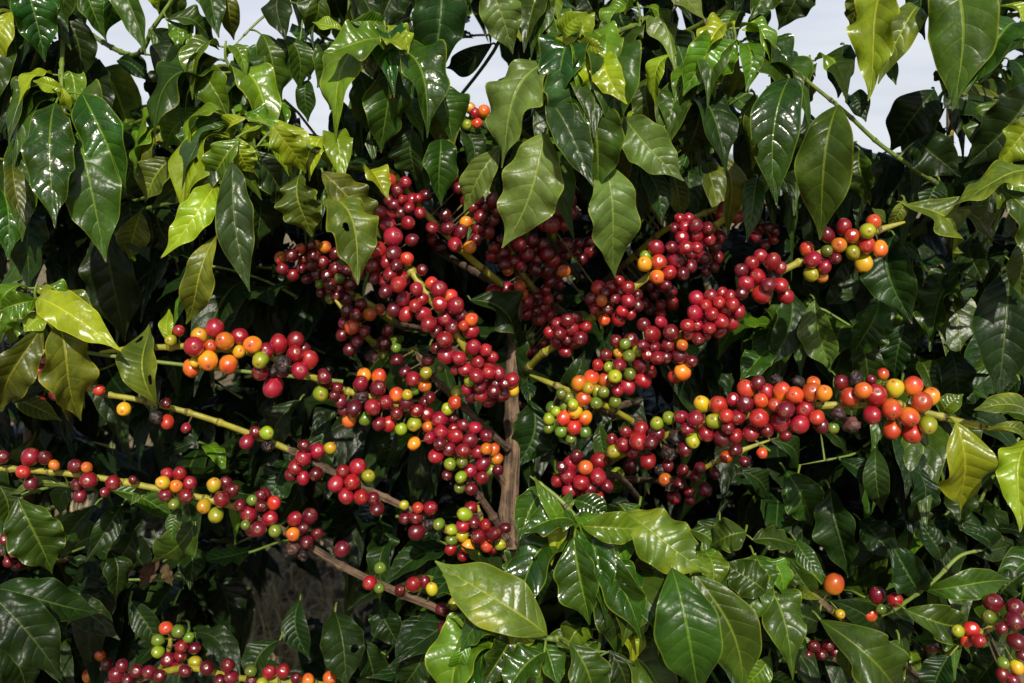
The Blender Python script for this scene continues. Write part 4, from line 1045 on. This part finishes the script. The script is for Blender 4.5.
FILL = {   # tree: list of (x0, y0, x1, y1, d0, d1, twigs, classes)
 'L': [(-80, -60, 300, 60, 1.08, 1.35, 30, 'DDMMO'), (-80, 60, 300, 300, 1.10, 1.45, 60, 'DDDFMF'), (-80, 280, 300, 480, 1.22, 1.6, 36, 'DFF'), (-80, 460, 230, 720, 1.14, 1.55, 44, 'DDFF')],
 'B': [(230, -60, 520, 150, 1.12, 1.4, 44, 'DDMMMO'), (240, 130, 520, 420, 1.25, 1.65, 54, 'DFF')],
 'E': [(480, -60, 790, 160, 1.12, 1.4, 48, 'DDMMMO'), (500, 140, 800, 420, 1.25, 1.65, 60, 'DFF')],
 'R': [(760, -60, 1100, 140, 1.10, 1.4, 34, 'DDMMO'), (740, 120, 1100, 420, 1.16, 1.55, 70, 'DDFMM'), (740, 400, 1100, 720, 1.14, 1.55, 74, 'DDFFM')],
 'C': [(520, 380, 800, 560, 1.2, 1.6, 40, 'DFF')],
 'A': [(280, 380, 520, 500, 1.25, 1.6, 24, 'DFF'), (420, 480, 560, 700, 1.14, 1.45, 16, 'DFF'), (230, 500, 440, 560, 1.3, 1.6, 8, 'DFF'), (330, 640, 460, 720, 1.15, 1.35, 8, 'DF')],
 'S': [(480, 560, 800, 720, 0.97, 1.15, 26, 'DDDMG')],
}
for tk, boxes in FILL.items():
    t = TR[tk]
    mb = MB()
    for (x0, y0, x1, y1, d0, d1, n, cls) in boxes:
        for i in range(int(n * 0.9)):
            p = at(random.uniform(x0, x1), random.uniform(y0, y1), random.uniform(d0, d1))
            if p.z < 0.05:
                continue
            dr = Vector((random.uniform(-1, 1), random.uniform(-1.1, 0.3), random.uniform(-0.2, 0.7)))
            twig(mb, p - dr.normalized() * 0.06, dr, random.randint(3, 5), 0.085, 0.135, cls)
    # the rest of the plant, below the frame and above it
    for i in range(26):
        a = random.uniform(0, 6.28)
        z = random.choice((random.uniform(0.25, 0.75), random.uniform(1.7, 1.95)))
        if tk == 'S' and z > 1:
            continue
        rr = random.uniform(0.1, 0.38)
        p = Vector((t.base.x + rr * math.cos(a), max(t.base.y + rr * math.sin(a) * 0.8, 0.95), z))
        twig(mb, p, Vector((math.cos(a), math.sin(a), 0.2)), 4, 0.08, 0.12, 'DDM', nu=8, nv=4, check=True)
    o = t.child('foliage', mb.mesh('foliage', [LM[k] for k in LKEYS] + [STEMG]))
    o['kind'] = 'stuff'

# ------------------------------------------------------------------ trees of the rows behind
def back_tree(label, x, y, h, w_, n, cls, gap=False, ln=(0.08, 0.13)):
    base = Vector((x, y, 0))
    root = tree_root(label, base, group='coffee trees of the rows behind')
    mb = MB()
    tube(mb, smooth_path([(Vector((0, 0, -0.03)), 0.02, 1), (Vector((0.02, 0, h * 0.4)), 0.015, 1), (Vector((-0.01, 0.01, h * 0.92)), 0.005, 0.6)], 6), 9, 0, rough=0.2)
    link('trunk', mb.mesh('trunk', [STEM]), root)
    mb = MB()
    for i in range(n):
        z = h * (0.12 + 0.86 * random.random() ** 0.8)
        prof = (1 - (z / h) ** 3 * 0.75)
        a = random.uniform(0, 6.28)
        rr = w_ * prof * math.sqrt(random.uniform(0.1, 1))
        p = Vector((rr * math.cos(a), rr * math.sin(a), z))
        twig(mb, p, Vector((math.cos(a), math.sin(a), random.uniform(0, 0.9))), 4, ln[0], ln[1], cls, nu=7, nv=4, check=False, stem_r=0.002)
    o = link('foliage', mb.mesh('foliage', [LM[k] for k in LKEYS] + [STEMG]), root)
    o['kind'] = 'stuff'
    for j in range(5):
        a = random.uniform(0, 6.28)
        z0 = h * random.uniform(0.3, 0.7)
        mb = MB()
        tube(mb, smooth_path([(Vector((0, 0, z0)), 0.006, 1), (Vector((math.cos(a), math.sin(a), 0)) * w_ * 0.5 + Vector((0, 0, z0 + .1)), 0.004, 0.6), (Vector((math.cos(a), math.sin(a), 0)) * w_ * 0.9 + Vector((0, 0, z0 + .08)), 0.002, 0)], 4), 6, 0)
        link('branch', mb.mesh('branch', [STEM]), root)


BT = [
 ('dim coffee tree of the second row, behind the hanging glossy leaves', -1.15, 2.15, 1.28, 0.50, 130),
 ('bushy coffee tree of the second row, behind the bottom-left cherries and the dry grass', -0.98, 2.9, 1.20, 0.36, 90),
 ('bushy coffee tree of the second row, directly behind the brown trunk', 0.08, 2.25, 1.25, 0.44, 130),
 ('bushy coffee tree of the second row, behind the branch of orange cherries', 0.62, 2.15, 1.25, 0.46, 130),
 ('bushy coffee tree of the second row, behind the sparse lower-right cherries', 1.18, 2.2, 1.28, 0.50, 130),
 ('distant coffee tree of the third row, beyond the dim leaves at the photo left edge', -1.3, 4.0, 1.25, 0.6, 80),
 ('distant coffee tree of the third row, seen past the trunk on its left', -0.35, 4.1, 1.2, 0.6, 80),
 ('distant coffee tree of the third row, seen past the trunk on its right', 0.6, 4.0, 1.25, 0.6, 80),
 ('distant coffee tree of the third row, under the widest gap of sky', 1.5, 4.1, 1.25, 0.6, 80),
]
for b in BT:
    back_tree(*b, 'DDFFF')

# ------------------------------------------------------------------ setting
mb = MB()
n = 80
vs, fs, uvs = [], [], []
for i in range(n + 1):
    for j in range(n + 1):
        u, v = i / n * 2 - 1, j / n * 2 - 1
        x, y = math.copysign(abs(u) ** 3, u) * 900, math.copysign(abs(v) ** 3, v) * 900
        hgt = 0.02 * mnoise.noise(Vector((x * 2, y * 2, 0))) if abs(x) < 12 and abs(y) < 12 else 0
        vs.append(Vector((x, y, hgt - 0.012)))
        uvs.append((u, v))
for i in range(n):
    for j in range(n):
        a = i * (n + 1) + j
        fs.append((a, a + n + 1, a + n + 2, a + 1))
mb.add(vs, fs, uvs, 0)
g = link('ground', mb.mesh('ground', [ground_mat()]))
g['kind'] = 'structure'; g['label'] = 'dry brown soil of the plantation under the coffee rows'

mb = MB()
vs, fs, uvs = [], [], []
nh, mh = 120, 10
for i in range(nh + 1):
    a = R(-75 + 150 * i / nh)
    for j in range(mh + 1):
        t = j / mh
        rad = 620 - 340 * (1 - t)
        H = (20 + 9 * mnoise.noise(Vector((a * 3, 0, 3))) + 4 * mnoise.noise(Vector((a * 11, 2, 3)))) * (t ** 1.4)
        H += 2.0 * t * mnoise.noise(Vector((a * 40, t * 6, 0)))
        vs.append(Vector((math.sin(a) * rad, math.cos(a) * rad, H - 0.5)))
        uvs.append((i / nh, t))
for i in range(nh):
    for j in range(mh):
        a = i * (mh + 1) + j
        fs.append((a, a + mh + 1, a + mh + 2, a + 1))
mb.add(vs, fs, uvs, 0)
h = link('hills', mb.mesh('hills', [plain_mat('hill_scrub_hazed', (0.10, 0.14, 0.12), (0.18, 0.21, 0.20), 0.05)]))  # grey-blue of distance haze is mixed into the scrub colour
h['kind'] = 'structure'; h['label'] = 'low distant hills under a cloudy sky'

# dry grass and litter on the ground between the rows
mb = MB()
for i in range(5200):
    x, y = random.uniform(-2.4, 2.4), random.uniform(1.2, 4.2)
    if random.random() < 0.45:
        x, y = random.gauss(-0.75, 0.35), random.gauss(2.5, 0.4)
    hgt = random.uniform(0.05, 0.20)
    a = random.uniform(0, 6.28)
    lean = random.uniform(0.2, 1.4) * hgt
    wv = Vector((math.cos(a + 1.57), math.sin(a + 1.57), 0)) * random.uniform(0.0015, 0.0035)
    b0 = Vector((x, y, -0.01))
    m1 = b0 + Vector((math.cos(a) * lean * 0.4, math.sin(a) * lean * 0.4, hgt * 0.65))
    tp = b0 + Vector((math.cos(a) * lean, math.sin(a) * lean, hgt * random.uniform(0.5, 1)))
    mb.add([b0 - wv, b0 + wv, m1 - wv * 0.8, m1 + wv * 0.8, tp], [(0, 1, 3, 2), (2, 3, 4)], [(0, 0)] * 5, 0)
gr = link('dry_grass', mb.mesh('dry_grass', [plain_mat('straw', (0.42, 0.33, 0.15), (0.62, 0.52, 0.28), 4.0)]))
gr['kind'] = 'stuff'; gr['label'] = 'dry straw-coloured grass between the coffee rows'

mb = MB()
for i in range(420):
    x, y = random.uniform(-2, 2), random.uniform(1.1, 3.6)
    a = random.uniform(0, 6.28)
    Bq = Vector((x, y, random.uniform(0.01, 0.05)))
    Tq = Bq + Vector((math.cos(a), math.sin(a), random.uniform(-.1, .3))) * random.uniform(0.06, 0.11)
    mb.add(*leaf_geo(Bq, Tq, 0.04, Vector((0, -.2, 1)), bow=0.15, fold=0.6, wave=0.4, nu=8, nv=4), 0)
fl = link('fallen_leaves', mb.mesh('fallen_leaves', [LM['W']]))
fl['kind'] = 'stuff'; fl['label'] = 'brown curled fallen leaves on the soil'

# a few dead brown leaves caught in the left trees
for (bx, by, tx, ty, wp, d) in ((160, 558, 140, 585, 18, 1.14), (165, 562, 172, 586, 12, 1.13)):
    g_ = leaf_geo(at(bx, by, d), at(tx, ty, d), wp / F_PX * d, Vector((0, -1, .3)), bow=0.2, fold=0.8, wave=0.5, nu=16, nv=8)
    mb = MB(); mb.add(*g_, 0)
    o = Lt.child('leaf', mb.mesh('leaf', [LM['W']]), Lt.branches['s5']['obj'])
    o['label'] = 'dead brown curled leaf'

# ------------------------------------------------------------------ at most 100 single cherries per tree; the hidden rest in one part
bpy.context.view_layer.update()
dg = bpy.context.evaluated_depsgraph_get()
for t in TR.values():
    if len(t.cherries) <= 100:
        continue
    for c in t.cherries:
        seen = 0
        p = c['p']
        x0, y0, d0 = proj(p)
        for k in range(13):
            a = k * 2.4
            q = 0.85 * math.sqrt(k / 12.0)
            dv = (at(x0 + math.cos(a) * q * c['r'], y0 + math.sin(a) * q * c['r'], d0) - CAM).normalized()
            hit, loc, _n, _i, ob, _m = S.ray_cast(dg, CAM, dv)
            if hit and ob.name == c['o'].name:
                seen += 1
        c['vis'] = seen / 13 * c['r'] ** 2 if 0 <= x0 <= 1024 and 0 <= y0 <= 683 else 0
    rest = sorted(t.cherries, key=lambda c: -c['vis'])[100:]
    mb = MB()
    for c in rest:
        vs, fs, uvs = CG[c['gi']]
        M = c['o'].matrix_basis
        mb.add([M @ v for v in vs], fs, uvs, CKEYS.index(c['c']))
        bpy.data.objects.remove(c['o'])
    o = t.child('cherry_fruit', mb.mesh('cherry_fruit', [CM[k] for k in CKEYS]))
    o['kind'] = 'stuff'
    o['label'] = 'the smaller and half-hidden cherries of this tree'
print('cherries', {k: len(t.cherries) for k, t in TR.items()}, 'leaves', {k: sum(len(b['leaves']) for b in t.branches.values()) for k, t in TR.items()})
